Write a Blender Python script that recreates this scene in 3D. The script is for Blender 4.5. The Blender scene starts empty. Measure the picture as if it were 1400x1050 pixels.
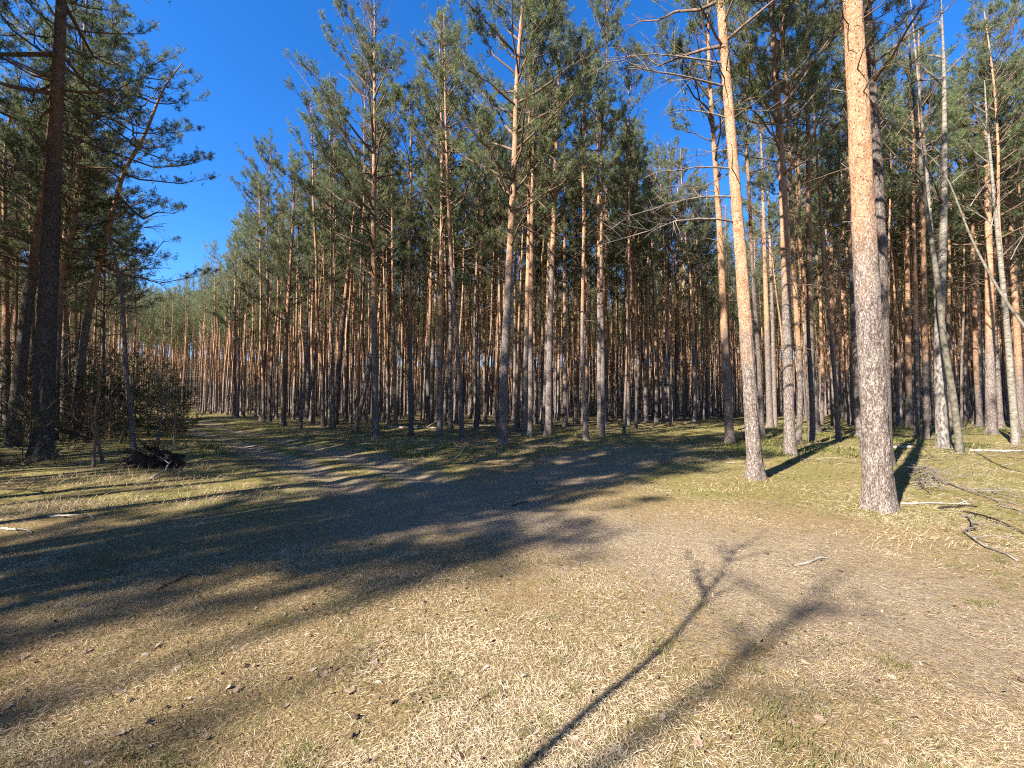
import bpy, math
import numpy as np
from mathutils import Vector, Quaternion, Matrix

R = math.radians
rng = np.random.default_rng(11)
scene = bpy.context.scene
COL = scene.collection

# ------------------------------------------------------------------ camera
FPX, CX, CY, HORIZON, EYE = 544.0, 700.0, 525.0, 548.0, 1.6     # in pixels of the 1400 px wide photograph
PITCH = math.atan((HORIZON - CY) / FPX)
cam_d = bpy.data.cameras.new('camera')
cam_d.sensor_fit = 'HORIZONTAL'
cam_d.sensor_width = 36.0
cam_d.lens = 36.0 * FPX / 1400.0
cam_d.clip_start = 0.05
cam_d.clip_end = 2000.0
cam = bpy.data.objects.new('camera', cam_d)
COL.objects.link(cam)
cam.location = (0, 0, EYE)
cam.rotation_euler = (math.pi / 2 + PITCH, 0, 0)
scene.camera = cam

# ------------------------------------------------------------------ sky and sun
SUN_EL = R(36.0)
SHX, SHY = 0.745, 0.667                       # the way shadows fall on the ground
world = bpy.data.worlds.new('World')
scene.world = world
world.use_nodes = True
wn = world.node_tree.nodes
wl = world.node_tree.links
bg = wn['Background']
sky = wn.new('ShaderNodeTexSky')
sky.sky_type = 'NISHITA'
sky.sun_disc = False
sky.sun_elevation = SUN_EL
sky.sun_rotation = math.atan2(-SHX, -SHY)
sky.altitude = 900.0
sky.air_density = 1.0
sky.dust_density = 0.15
sky.ozone_density = 5.0
grade = wn.new('ShaderNodeHueSaturation')
grade.inputs['Saturation'].default_value = 1.26
grade.inputs['Hue'].default_value = 0.507
wl.new(sky.outputs[0], grade.inputs['Color'])
wl.new(grade.outputs[0], bg.inputs[0])
bg.inputs[1].default_value = 0.088

sun_d = bpy.data.lights.new('sun', 'SUN')
sun_d.energy = 5.0
sun_d.angle = R(0.53)
sun_d.color = (1.0, 0.94, 0.85)
sun = bpy.data.objects.new('sun', sun_d)
COL.objects.link(sun)
ld = Vector((SHX * math.cos(SUN_EL), SHY * math.cos(SUN_EL), -math.sin(SUN_EL)))
sun.rotation_euler = ld.to_track_quat('-Z', 'Y').to_euler()
sun.location = (-20, -20, 30)

vs = scene.view_settings
vs.view_transform = 'Standard'
vs.look = 'None'
vs.exposure = 1.92
vs.gamma = 1.0
vs.use_curve_mapping = False
try:
    scene.cycles.max_bounces = 6
    scene.cycles.diffuse_bounces = 3
    scene.cycles.transmission_bounces = 3
    scene.cycles.transparent_max_bounces = 4
    scene.cycles.use_denoising = False
    scene.cycles.pixel_filter_type = 'BLACKMAN_HARRIS'
    scene.cycles.filter_width = 1.1
    scene.cycles.caustics_reflective = False
    scene.cycles.caustics_refractive = False
except Exception:
    pass

# ------------------------------------------------------------------ small maths
def _hash(ix, iy, iz, seed):
    h = (ix.astype(np.int64) * 374761393 + iy.astype(np.int64) * 668265263 + iz.astype(np.int64) * 2147483647 + seed * 974711) & 0x7fffffff
    h = ((h ^ (h >> 13)) * 1274126177) & 0x7fffffff
    h = ((h ^ (h >> 16)) * 1911520717) & 0x7fffffff
    return (h & 0xffff) / 65535.0

def vn3(x, y, z, seed=0):
    x, y, z = np.broadcast_arrays(np.asarray(x, float), np.asarray(y, float), np.asarray(z, float))
    ix, iy, iz = np.floor(x), np.floor(y), np.floor(z)
    fx, fy, fz = x - ix, y - iy, z - iz
    fx, fy, fz = [f * f * (3 - 2 * f) for f in (fx, fy, fz)]
    out = 0
    for dx in (0, 1):
        for dy in (0, 1):
            for dz in (0, 1):
                w = (fx if dx else 1 - fx) * (fy if dy else 1 - fy) * (fz if dz else 1 - fz)
                out = out + w * _hash(ix + dx, iy + dy, iz + dz, seed)
    return out

def vn(x, y, seed=0):
    return vn3(x, y, np.zeros(1), seed)

def fbm(x, y, seed=0, o=4):
    s, a, t = 0, 0.5, 0
    for k in range(o):
        s = s + a * vn(x * 2 ** k, y * 2 ** k, seed + k)
        t += a
        a *= 0.5
    return s / t

def sstep(a, b, x):
    t = np.clip((x - a) / (b - a), 0, 1)
    return t * t * (3 - 2 * t)

def poly_dist(x, y, pts):
    best = np.full(np.shape(x), 1e9)
    for (ax, ay), (bx, by) in zip(pts[:-1], pts[1:]):
        dx, dy = bx - ax, by - ay
        t = np.clip(((x - ax) * dx + (y - ay) * dy) / (dx * dx + dy * dy), 0, 1)
        best = np.minimum(best, np.hypot(x - ax - t * dx, y - ay - t * dy))
    return best

def smooth_poly(pts, n=8):
    p = np.array(pts, float)
    p = np.vstack([2 * p[0] - p[1], p, 2 * p[-1] - p[-2]])
    out = []
    for i in range(1, len(p) - 2):
        for k in range(n):
            t = k / n
            out.append(0.5 * ((2 * p[i]) + (-p[i - 1] + p[i + 1]) * t + (2 * p[i - 1] - 5 * p[i] + 4 * p[i + 1] - p[i + 2]) * t * t
                              + (-p[i - 1] + 3 * p[i] - 3 * p[i + 1] + p[i + 2]) * t ** 3))
    out.append(p[-2])
    return np.array(out)

def cat3(pts, m):
    s = smooth_poly(pts, 8)
    d = np.concatenate([[0], np.cumsum(np.linalg.norm(np.diff(s, axis=0), axis=1))])
    q = np.linspace(0, d[-1], m)
    return np.stack([np.interp(q, d, s[:, k]) for k in range(s.shape[1])], 1)

# ------------------------------------------------------------------ the lie of the land
Q0 = np.array([-SHY, SHX]); T0 = np.array([SHX, SHY])          # across and along the fall of the shadows
TRACK_A = smooth_poly([(14, -3.5), (7.5, 0.6), (4.3, 2.7), (2.3, 4.1), (0.2, 5.3), (-1.9, 7.3), (-6.0, 11.9), (-15.0, 20.5), (-24, 29.5), (-46, 51), (-80, 84)])
TRACK_B = smooth_poly([(-0.6, 6.2), (0.6, 8.0), (3.3, 12.0), (8.2, 17.2), (13.6, 23.5), (18, 31)])
EDGE = [(-220, 232), (-80, 89), (-42, 53), (-14.7, 25.2), (-5.5, 17.6), (-1.0, 14.0), (3.0, 14.2), (5.4, 17.6), (8.5, 21.5), (12.5, 26), (18, 36), (40, 30)]

def track_a(x, y):
    return poly_dist(x, y, TRACK_A)

def track_b(x, y):
    return poly_dist(x, y, TRACK_B)

def ground(x, y):
    x = np.asarray(x, float); y = np.asarray(y, float)
    da, db = track_a(x, y), track_b(x, y)
    off = sstep(0.7, 2.2, np.minimum(da, db))
    r = np.hypot(x, y)
    h = 0.10 * (vn(x / 7, y / 7, 3) - 0.5) * sstep(2, 9, r) + 0.035 * (vn(x / 1.9, y / 1.9, 4) - 0.5) * (0.4 + 0.6 * off) + 0.016 * (vn(x / 0.45, y / 0.45, 5) - 0.5) * (0.35 + 0.65 * off)
    h = h + 0.10 * sstep(1.2, 3.0, da) * sstep(9, 14, y) * (vn(x / 2.3, y / 2.3, 9) * 1.3)
    h = h + (0.06 * (vn(x / 0.9, y / 0.9, 8) - 0.4) + 0.10 * (vn(x / 2.1, y / 2.1, 18) - 0.4)) * off * sstep(8, 15, r)
    far_rut = sstep(4.5, 9, y)
    rut = np.exp(-((da - 0.75) / 0.24) ** 2)
    h = h - 0.05 * rut * far_rut
    h = h - 0.04 * (1 - sstep(0.5, 1.6, db)) * sstep(6, 9, y)
    h = h + 0.05 * np.exp(-((da - 2.1) / 0.5) ** 2) * far_rut * vn(x / 1.3, y / 1.3, 12)
    return h + 17.0 * sstep(75, 190, r)

def px_ray(px, py):
    a, b = (px - CX) / FPX, (CY - py) / FPX
    return np.array([a, math.cos(PITCH) - b * math.sin(PITCH), math.sin(PITCH) + b * math.cos(PITCH)])

def px_ground(px, py, z=0.0):
    d = px_ray(px, py)
    t = (EYE - z) / -d[2]
    return np.array([d[0] * t, d[1] * t, z])

def on_ground(px, py):
    p = px_ground(px, py)
    p[2] = float(ground(p[0], p[1]))
    return p

def px_at(px, py, depth):
    d = px_ray(px, py)
    t = depth / d[1]
    return np.array([d[0] * t, depth, EYE + d[2] * t])

# ------------------------------------------------------------------ mesh helpers
def mesh_tris(name, V, T, mats, attrs=None, smooth=True, mat_idx=None):
    V = np.asarray(V, np.float32); T = np.asarray(T, np.int32)
    me = bpy.data.meshes.new(name)
    me.vertices.add(len(V)); me.vertices.foreach_set('co', V.ravel())
    me.loops.add(T.size); me.loops.foreach_set('vertex_index', T.ravel())
    me.polygons.add(len(T))
    me.polygons.foreach_set('loop_start', np.arange(0, T.size, 3, dtype=np.int32))
    try:
        me.polygons.foreach_set('loop_total', np.full(len(T), 3, np.int32))
    except Exception:
        pass
    if smooth:
        me.polygons.foreach_set('use_smooth', np.ones(len(T), bool))
    for k, v in (attrs or {}).items():
        a = me.attributes.new(k, 'FLOAT', 'POINT')
        a.data.foreach_set('value', np.asarray(v, np.float32))
    for m in (mats if isinstance(mats, (list, tuple)) else [mats]):
        me.materials.append(m)
    if mat_idx is not None:
        me.polygons.foreach_set('material_index', np.asarray(mat_idx, np.int32))
    me.update(calc_edges=True)
    return me

class Bag:
    """collects tubes, with one float per vertex"""
    def __init__(s):
        s.V, s.T, s.A, s.n = [], [], [], 0

    def tube(s, pts, rad, sides, val=0.0, cap=True):
        pts = np.asarray(pts, float); rad = np.broadcast_to(np.asarray(rad, float), (len(pts),))
        tan = np.gradient(pts, axis=0)
        tan /= np.linalg.norm(tan, axis=1)[:, None] + 1e-9
        ref = np.array([0, 0, 1.0]) if abs(tan[:, 2]).mean() < 0.8 else np.array([0, 1.0, 0])
        u = np.cross(ref, tan); u /= np.linalg.norm(u, axis=1)[:, None] + 1e-9
        w = np.cross(tan, u)
        a = np.arange(sides) / sides * 2 * math.pi
        ring = pts[:, None] + rad[:, None, None] * (np.cos(a)[None, :, None] * u[:, None] + np.sin(a)[None, :, None] * w[:, None])
        m = len(pts)
        i = np.arange(m - 1)[:, None] * sides; j = np.arange(sides)[None]; k = (j + 1) % sides
        a0, a1, b0, b1 = i + j, i + k, i + sides + j, i + sides + k
        T = np.concatenate([np.stack([a0, a1, b1], -1).reshape(-1, 3), np.stack([a0, b1, b0], -1).reshape(-1, 3)])
        V = ring.reshape(-1, 3)
        if cap:
            V = np.vstack([V, pts[-1]])
            top = (m - 1) * sides
            T = np.vstack([T, np.stack([top + np.arange(sides), top + (np.arange(sides) + 1) % sides, np.full(sides, len(V) - 1)], 1)])
        s.V.append(V); s.T.append(T + s.n); s.n += len(V)
        s.A.append(np.broadcast_to(np.asarray(val, float), (len(V),)))

    def arrays(s):
        return np.vstack(s.V), np.vstack(s.T), np.concatenate(s.A)

def unit(v):
    v = np.asarray(v, float)
    return v / (np.linalg.norm(v, axis=-1, keepdims=True) + 1e-9)

# ------------------------------------------------------------------ materials
def new_mat(name):
    m = bpy.data.materials.new(name); m.use_nodes = True
    nt = m.node_tree
    for n in list(nt.nodes):
        nt.nodes.remove(n)
    out = nt.nodes.new('ShaderNodeOutputMaterial')
    return m, nt, out

class N:
    def __init__(s, nt): s.nt = nt
    def add(s, t, **kw):
        n = s.nt.nodes.new(t)
        for k, v in kw.items(): setattr(n, k, v)
        return n
    def link(s, a, b): s.nt.links.new(a, b)
    def attr(s, name): return s.add('ShaderNodeAttribute', attribute_name=name).outputs['Fac']
    def val(s, sock, v):
        if hasattr(v, 'is_output') or isinstance(v, bpy.types.NodeSocket): s.link(v, sock)
        else: sock.default_value = v
    def math(s, op, a, b=0.0, clamp=False):
        n = s.add('ShaderNodeMath', operation=op, use_clamp=clamp)
        s.val(n.inputs[0], a); s.val(n.inputs[1], b)
        return n.outputs[0]
    def remap(s, v, a, b, c=0.0, d=1.0):
        n = s.add('ShaderNodeMapRange'); n.clamp = True
        s.val(n.inputs[0], v)
        for i, q in enumerate((a, b, c, d)): n.inputs[i + 1].default_value = q
        return n.outputs[0]
    def mix(s, f, a, b):
        n = s.add('ShaderNodeMix', data_type='RGBA')
        s.val(n.inputs[0], f)
        for i, q in ((6, a), (7, b)):
            if isinstance(q, bpy.types.NodeSocket): s.link(q, n.inputs[i])
            else: n.inputs[i].default_value = (*q, 1)
        return n.outputs[2]
    def coords(s, scale=(1, 1, 1), kind='Object'):
        tc = s.add('ShaderNodeTexCoord')
        mp = s.add('ShaderNodeMapping')
        mp.inputs['Scale'].default_value = scale
        s.link(tc.outputs[kind], mp.inputs[0])
        return mp.outputs[0]
    def noise(s, vec, scale, detail=4, rough=0.55):
        n = s.add('ShaderNodeTexNoise')
        s.link(vec, n.inputs['Vector']); n.inputs['Scale'].default_value = scale
        n.inputs['Detail'].default_value = detail; n.inputs['Roughness'].default_value = rough
        return n.outputs['Fac']
    def voro(s, vec, scale, feature='DISTANCE_TO_EDGE'):
        n = s.add('ShaderNodeTexVoronoi', feature=feature)
        s.link(vec, n.inputs['Vector']); n.inputs['Scale'].default_value = scale
        return n.outputs['Distance']
    def bump(s, h, strength, dist):
        n = s.add('ShaderNodeBump'); n.inputs['Strength'].default_value = strength; n.inputs['Distance'].default_value = dist
        s.link(h, n.inputs['Height'])
        return n.outputs[0]
    def bsdf(s, col, rough=0.9, normal=None, spec=0.15):
        n = s.add('ShaderNodeBsdfPrincipled')
        s.val(n.inputs['Base Color'], col if isinstance(col, bpy.types.NodeSocket) else (*col, 1))
        n.inputs['Roughness'].default_value = rough
        n.inputs['Specular IOR Level'].default_value = spec
        if normal is not None: s.link(normal, n.inputs['Normal'])
        return n

def mat_bark():
    m, nt, out = new_mat('pine_bark'); b = N(nt)
    v = b.coords((1, 1, 0.30)); vz = b.coords((1, 1, 0.8))
    up = b.math('ADD', b.attr('bark'), b.math('MULTIPLY', b.math('SUBTRACT', b.noise(vz, 3.0, 5), 0.5), 3.2))
    f = b.remap(up, -0.7, 0.9)
    n1 = b.noise(v, 30, 6, 0.65); crack = b.math('MULTIPLY', b.remap(b.noise(b.coords((1, 1, 0.36)), 74, 6, 0.75), 0.36, 0.54), b.remap(b.noise(vz, 24, 6, 0.75), 0.30, 0.46))
    info = b.add('ShaderNodeObjectInfo').outputs['Color']
    low = b.mix(b.remap(n1, 0.36, 0.64), (0.13, 0.098, 0.080), (0.37, 0.305, 0.265))
    low = b.mix(crack, (0.05, 0.034, 0.026), low)
    low = b.mix(b.math('MULTIPLY', b.remap(b.noise(vz, 1.3, 3), 0.55, 0.72), 0.45), low, (0.30, 0.30, 0.25))
    n2 = b.noise(vz, 30, 6, 0.7); n3 = b.noise(vz, 7, 4)
    hi = b.mix(b.remap(n3, 0.3, 0.7), (0.35, 0.175, 0.090), (0.51, 0.32, 0.195))
    hi = b.mix(b.remap(n2, 0.57, 0.66), hi, (0.60, 0.46, 0.33))
    hi = b.mix(b.remap(b.noise(vz, 42, 3), 0.36, 0.44), (0.10, 0.055, 0.035), hi)
    col = b.mix(f, low, hi)
    hs = b.add('ShaderNodeHueSaturation'); b.link(col, hs.inputs['Color'])
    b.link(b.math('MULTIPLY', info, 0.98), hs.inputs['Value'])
    h = b.math('ADD', b.math('MULTIPLY', crack, 0.8), b.math('MULTIPLY', n2, 0.45))
    bs = b.bsdf(hs.outputs[0], 0.9, b.bump(h, 0.8, 0.02))
    b.link(bs.outputs[0], out.inputs[0])
    return m

def mat_birch():
    m, nt, out = new_mat('birch_bark'); b = N(nt)
    v = b.coords((1, 1, 2.2)); vl = b.coords((1, 1, 0.4))
    low = b.remap(b.math('ADD', b.attr('bark'), b.math('MULTIPLY', b.noise(vl, 4, 4), 1.2)), -0.4, 1.0)
    base = b.mix(b.remap(b.noise(v, 6, 5), 0.35, 0.7), (0.12, 0.10, 0.075), (0.27, 0.24, 0.195))
    col = b.mix(b.remap(b.noise(v, 11, 3), 0.36, 0.43), (0.06, 0.052, 0.046), base)
    rough = b.mix(b.remap(b.noise(vl, 18, 5), 0.35, 0.65), (0.05, 0.042, 0.036), (0.26, 0.23, 0.20))
    bs = b.bsdf(b.mix(low, rough, col), 0.75, b.bump(b.noise(vl, 25, 4), 0.5, 0.01))
    b.link(bs.outputs[0], out.inputs[0])
    return m

def mat_twig(name, c0, c1):
    m, nt, out = new_mat(name); b = N(nt)
    v = b.coords((1, 1, 1))
    c = b.mix(b.remap(b.noise(v, 9, 4), 0.3, 0.7), c0, c1)
    bs = b.bsdf(c, 0.9, b.bump(b.noise(v, 60, 3), 0.4, 0.005))
    b.link(bs.outputs[0], out.inputs[0])
    return m

def mat_leafy(name, dark, mid, light, trans=0.28, spec=0.25, rough=0.55):
    m, nt, out = new_mat(name); b = N(nt)
    t = b.attr('tint')
    info = b.add('ShaderNodeObjectInfo').outputs['Random']
    c = b.mix(b.remap(t, 0.0, 0.5), dark, mid)
    c = b.mix(b.remap(t, 0.5, 1.0), c, light)
    hs = b.add('ShaderNodeHueSaturation'); b.link(c, hs.inputs['Color'])
    b.link(b.remap(info, 0, 1, 0.85, 1.15), hs.inputs['Value'])
    b.link(b.remap(info, 0, 1, 0.485, 0.51), hs.inputs['Hue'])
    p = b.bsdf(hs.outputs[0], rough, None, spec)
    tr = b.add('ShaderNodeBsdfTranslucent'); b.link(hs.outputs[0], tr.inputs[0])
    mx = b.add('ShaderNodeMixShader'); mx.inputs[0].default_value = trans
    b.link(p.outputs[0], mx.inputs[1]); b.link(tr.outputs[0], mx.inputs[2]); b.link(mx.outputs[0], out.inputs[0])
    return m

def mat_ground():
    m, nt, out = new_mat('forest_soil'); b = N(nt)
    v = b.coords((1, 1, 1))
    fine = b.noise(v, 90, 6, 0.7); mid = b.noise(v, 9, 5, 0.6); big = b.noise(v, 1.1, 5, 0.6)
    straw = b.mix(b.remap(fine, 0.35, 0.68), (0.111, 0.073, 0.034), (0.389, 0.283, 0.134))
    straw = b.mix(b.math('MULTIPLY', b.remap(mid, 0.5, 0.68), 0.5), straw, (0.185, 0.176, 0.065))
    dirt = b.mix(b.remap(fine, 0.32, 0.7), (0.163, 0.118, 0.076), (0.431, 0.342, 0.231))
    dirt = b.mix(b.math('MULTIPLY', b.remap(mid, 0.50, 0.66), 0.6), dirt, (0.194, 0.139, 0.092))
    moss = b.mix(b.remap(fine, 0.3, 0.7), (0.126, 0.107, 0.033), (0.296, 0.248, 0.092))
    moss = b.mix(b.math('MULTIPLY', b.remap(mid, 0.48, 0.62), 0.65), moss, (0.111, 0.104, 0.026))
    litter = b.mix(b.remap(fine, 0.35, 0.7), (0.081, 0.056, 0.037), (0.222, 0.155, 0.104))
    w = b.math('MULTIPLY', b.math('SUBTRACT', mid, 0.5), 1.1)
    w2 = b.math('MULTIPLY', b.math('SUBTRACT', big, 0.5), 1.3)
    mo = b.remap(b.math('ADD', b.attr('moss'), b.math('ADD', w, w2)), 0.35, 0.65)
    li = b.remap(b.math('ADD', b.attr('litter'), b.math('ADD', w, w2)), 0.40, 0.65)
    tr = b.remap(b.math('ADD', b.attr('track'), b.math('ADD', b.math('MULTIPLY', w, 1.3), b.math('MULTIPLY', b.math('SUBTRACT', b.noise(v, 26, 4), 0.5), 0.7))), 0.3, 0.72)
    c = b.mix(mo, straw, moss)
    c = b.mix(li, c, litter)
    c = b.mix(tr, c, dirt)
    h = b.math('ADD', b.math('MULTIPLY', fine, 0.5), b.math('ADD', b.math('MULTIPLY', mid, 0.9), b.math('MULTIPLY', b.noise(v, 26, 4), 0.5)))
    bs = b.bsdf(c, 0.95, b.bump(h, 1.0, 0.045), 0.05)
    b.link(bs.outputs[0], out.inputs[0])
    return m

M_BARK = mat_bark()
M_BIRCH = mat_birch()
M_LIMB = mat_twig('live_limb_bark', (0.085, 0.057, 0.04), (0.21, 0.14, 0.095))
M_DEAD = mat_twig('dead_wood', (0.085, 0.068, 0.055), (0.25, 0.21, 0.175))
M_GREYBARK = mat_twig('grey_bark', (0.05, 0.045, 0.032), (0.17, 0.15, 0.115))
M_PALE = mat_twig('peeled_wood', (0.20, 0.165, 0.125), (0.42, 0.37, 0.31))
M_DARKWOOD = mat_twig('dark_wood_painted_shade', (0.018, 0.013, 0.010), (0.06, 0.045, 0.033))  # dark wood, deepened so the stump's shade is put into its colour
M_CONE = mat_twig('pine_cone_scale', (0.045, 0.028, 0.02), (0.13, 0.08, 0.055))
M_NEEDLE = mat_leafy('pine_needles', (0.070, 0.094, 0.046), (0.168, 0.198, 0.090), (0.270, 0.285, 0.128), 0.46)
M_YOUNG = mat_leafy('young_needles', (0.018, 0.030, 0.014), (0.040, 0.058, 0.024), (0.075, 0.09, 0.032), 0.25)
M_GRASS = mat_leafy('dry_grass', (0.203, 0.131, 0.069), (0.461, 0.354, 0.205), (0.700, 0.598, 0.411), 0.2, 0.2, 0.6)
M_GREEN = mat_leafy('green_grass', (0.067, 0.089, 0.022), (0.178, 0.174, 0.052), (0.311, 0.274, 0.096), 0.3, 0.2, 0.6)
M_TWIGS = mat_leafy('twig_litter', (0.052, 0.037, 0.026), (0.148, 0.111, 0.081), (0.311, 0.266, 0.215), 0.0, 0.1, 0.9)
M_OAK = mat_leafy('dry_oak_leaf', (0.111, 0.063, 0.033), (0.229, 0.155, 0.096), (0.400, 0.326, 0.252), 0.15, 0.2, 0.6)
M_GROUND = mat_ground()

# ------------------------------------------------------------------ object helpers
def obj(name, me, parent=None, loc=None, rot=None, scl=None, kind=None):
    o = bpy.data.objects.new(name, me)
    COL.objects.link(o)
    if parent is not None: o.parent = parent
    if loc is not None: o.location = [float(v) for v in loc]
    if rot is not None:
        if isinstance(rot, Quaternion):
            o.rotation_mode = 'QUATERNION'; o.rotation_quaternion = rot
        else: o.rotation_euler = rot
    if scl is not None: o.scale = (scl, scl, scl) if np.isscalar(scl) else scl
    if kind: o['kind'] = kind
    return o

def tag(o, label, cat, group=None):
    o['label'] = label; o['category'] = cat
    if group: o['group'] = group
    return o

# ------------------------------------------------------------------ ground sheet
def build_ground():
    na, nr = 560, 250
    rr = np.concatenate([[0.0], np.geomspace(0.35, 420, nr - 1)])
    aa = np.arange(na) / na * 2 * math.pi
    X = (rr[:, None] * np.cos(aa)[None]).ravel(); Y = (rr[:, None] * np.sin(aa)[None]).ravel()
    Z = ground(X, Y)
    i = np.arange(nr - 1)[:, None] * na; j = np.arange(na)[None]; k = (j + 1) % na
    a0, a1, b0, b1 = i + j, i + k, i + na + j, i + na + k
    T = np.concatenate([np.stack([a0, b1, a1], -1).reshape(-1, 3), np.stack([a0, b0, b1], -1).reshape(-1, 3)])
    tr, mo, li = cover(X, Y)
    me = mesh_tris('ground', np.stack([X, Y, Z], 1), T, M_GROUND, {'track': tr, 'moss': mo, 'litter': li})
    o = obj('ground', me, kind='structure')
    o['label'] = 'sandy forest floor with straw, moss and bare track'
    return o

def in_wood(x, y):
    """signed depth behind the edge of the stand ahead (positive inside)"""
    ex = np.array([p[0] for p in EDGE]); ey = np.array([p[1] for p in EDGE])
    return y - np.interp(x, ex, ey, left=300, right=60)

def cover(x, y):
    da, db = track_a(x, y), track_b(x, y)
    n = fbm(x / 2.2, y / 2.2, 31) - 0.5
    n2 = fbm(x / 0.8, y / 0.8, 37) - 0.5
    near = 1 - sstep(6.0, 9.5, y)
    wide = 2.3 + 1.1 * near
    tr = np.maximum((1 - sstep(0.2, wide, da + n * 2.0 + n2 * 1.0)) * (1 - 0.35 * near * sstep(2.5, 5.0, x)), 0.85 * (1 - sstep(0.4, 2.6, db + n * 1.8 + n2 * 1.0)) * (1 - 0.75 * sstep(11, 16, y)))
    tr = tr * (0.80 + 0.7 * n2) * (1 - 0.08 * sstep(9, 14, y))
    mid = np.exp(-(da / 0.3) ** 2) * sstep(6, 9, y)
    tr = np.clip(tr - 0.75 * mid, 0, 1)
    r = np.hypot(x, y)
    right = sstep(0.6, 2.2, (x - 2.6) * 0.55 + (y - 4.9) * 0.83) * sstep(1.0, 3.0, x)
    left = sstep(4.8, 6.4, y) * (1 - sstep(-1.5, 0.0, x))
    wood = sstep(-1.0, 0.8, in_wood(x, y))
    mo = np.clip(np.maximum(np.maximum(0.62 * right, 0.62 * left), 0.55 * wood), 0, 1)
    mo = np.maximum(mo, 0.5 * sstep(12, 16, r))
    li = 0.17 + 0.25 * wood + 0.10 * sstep(14, 30, r)
    return tr, mo, li

build_ground()

# ------------------------------------------------------------------ pine crowns
def needles_from(P, D, n, length, width, r, tint):
    m = len(P)
    P = np.repeat(P, n, 0); D = np.repeat(D, n, 0); t = np.repeat(tint, n)
    k = m * n
    q = unit(r.normal(size=(k, 3)))
    d = unit(D * 0.55 + q * 0.95)
    s = r.uniform(0, 1, k)[:, None]
    L = length * r.uniform(0.7, 1.25, k)[:, None]
    W = width * r.uniform(0.7, 1.3, k)[:, None]
    base = P + D * s * length * 0.9
    side = unit(np.cross(d, unit(r.normal(size=(k, 3)))))
    V = np.stack([base - side * W * 0.5, base + side * W * 0.5, base + d * L], 1).reshape(-1, 3)
    T = np.arange(3 * k).reshape(-1, 3)
    tt = np.clip(t + r.normal(0, 0.10, k), 0, 1)
    return V, T, np.repeat(tt, 3)

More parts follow.
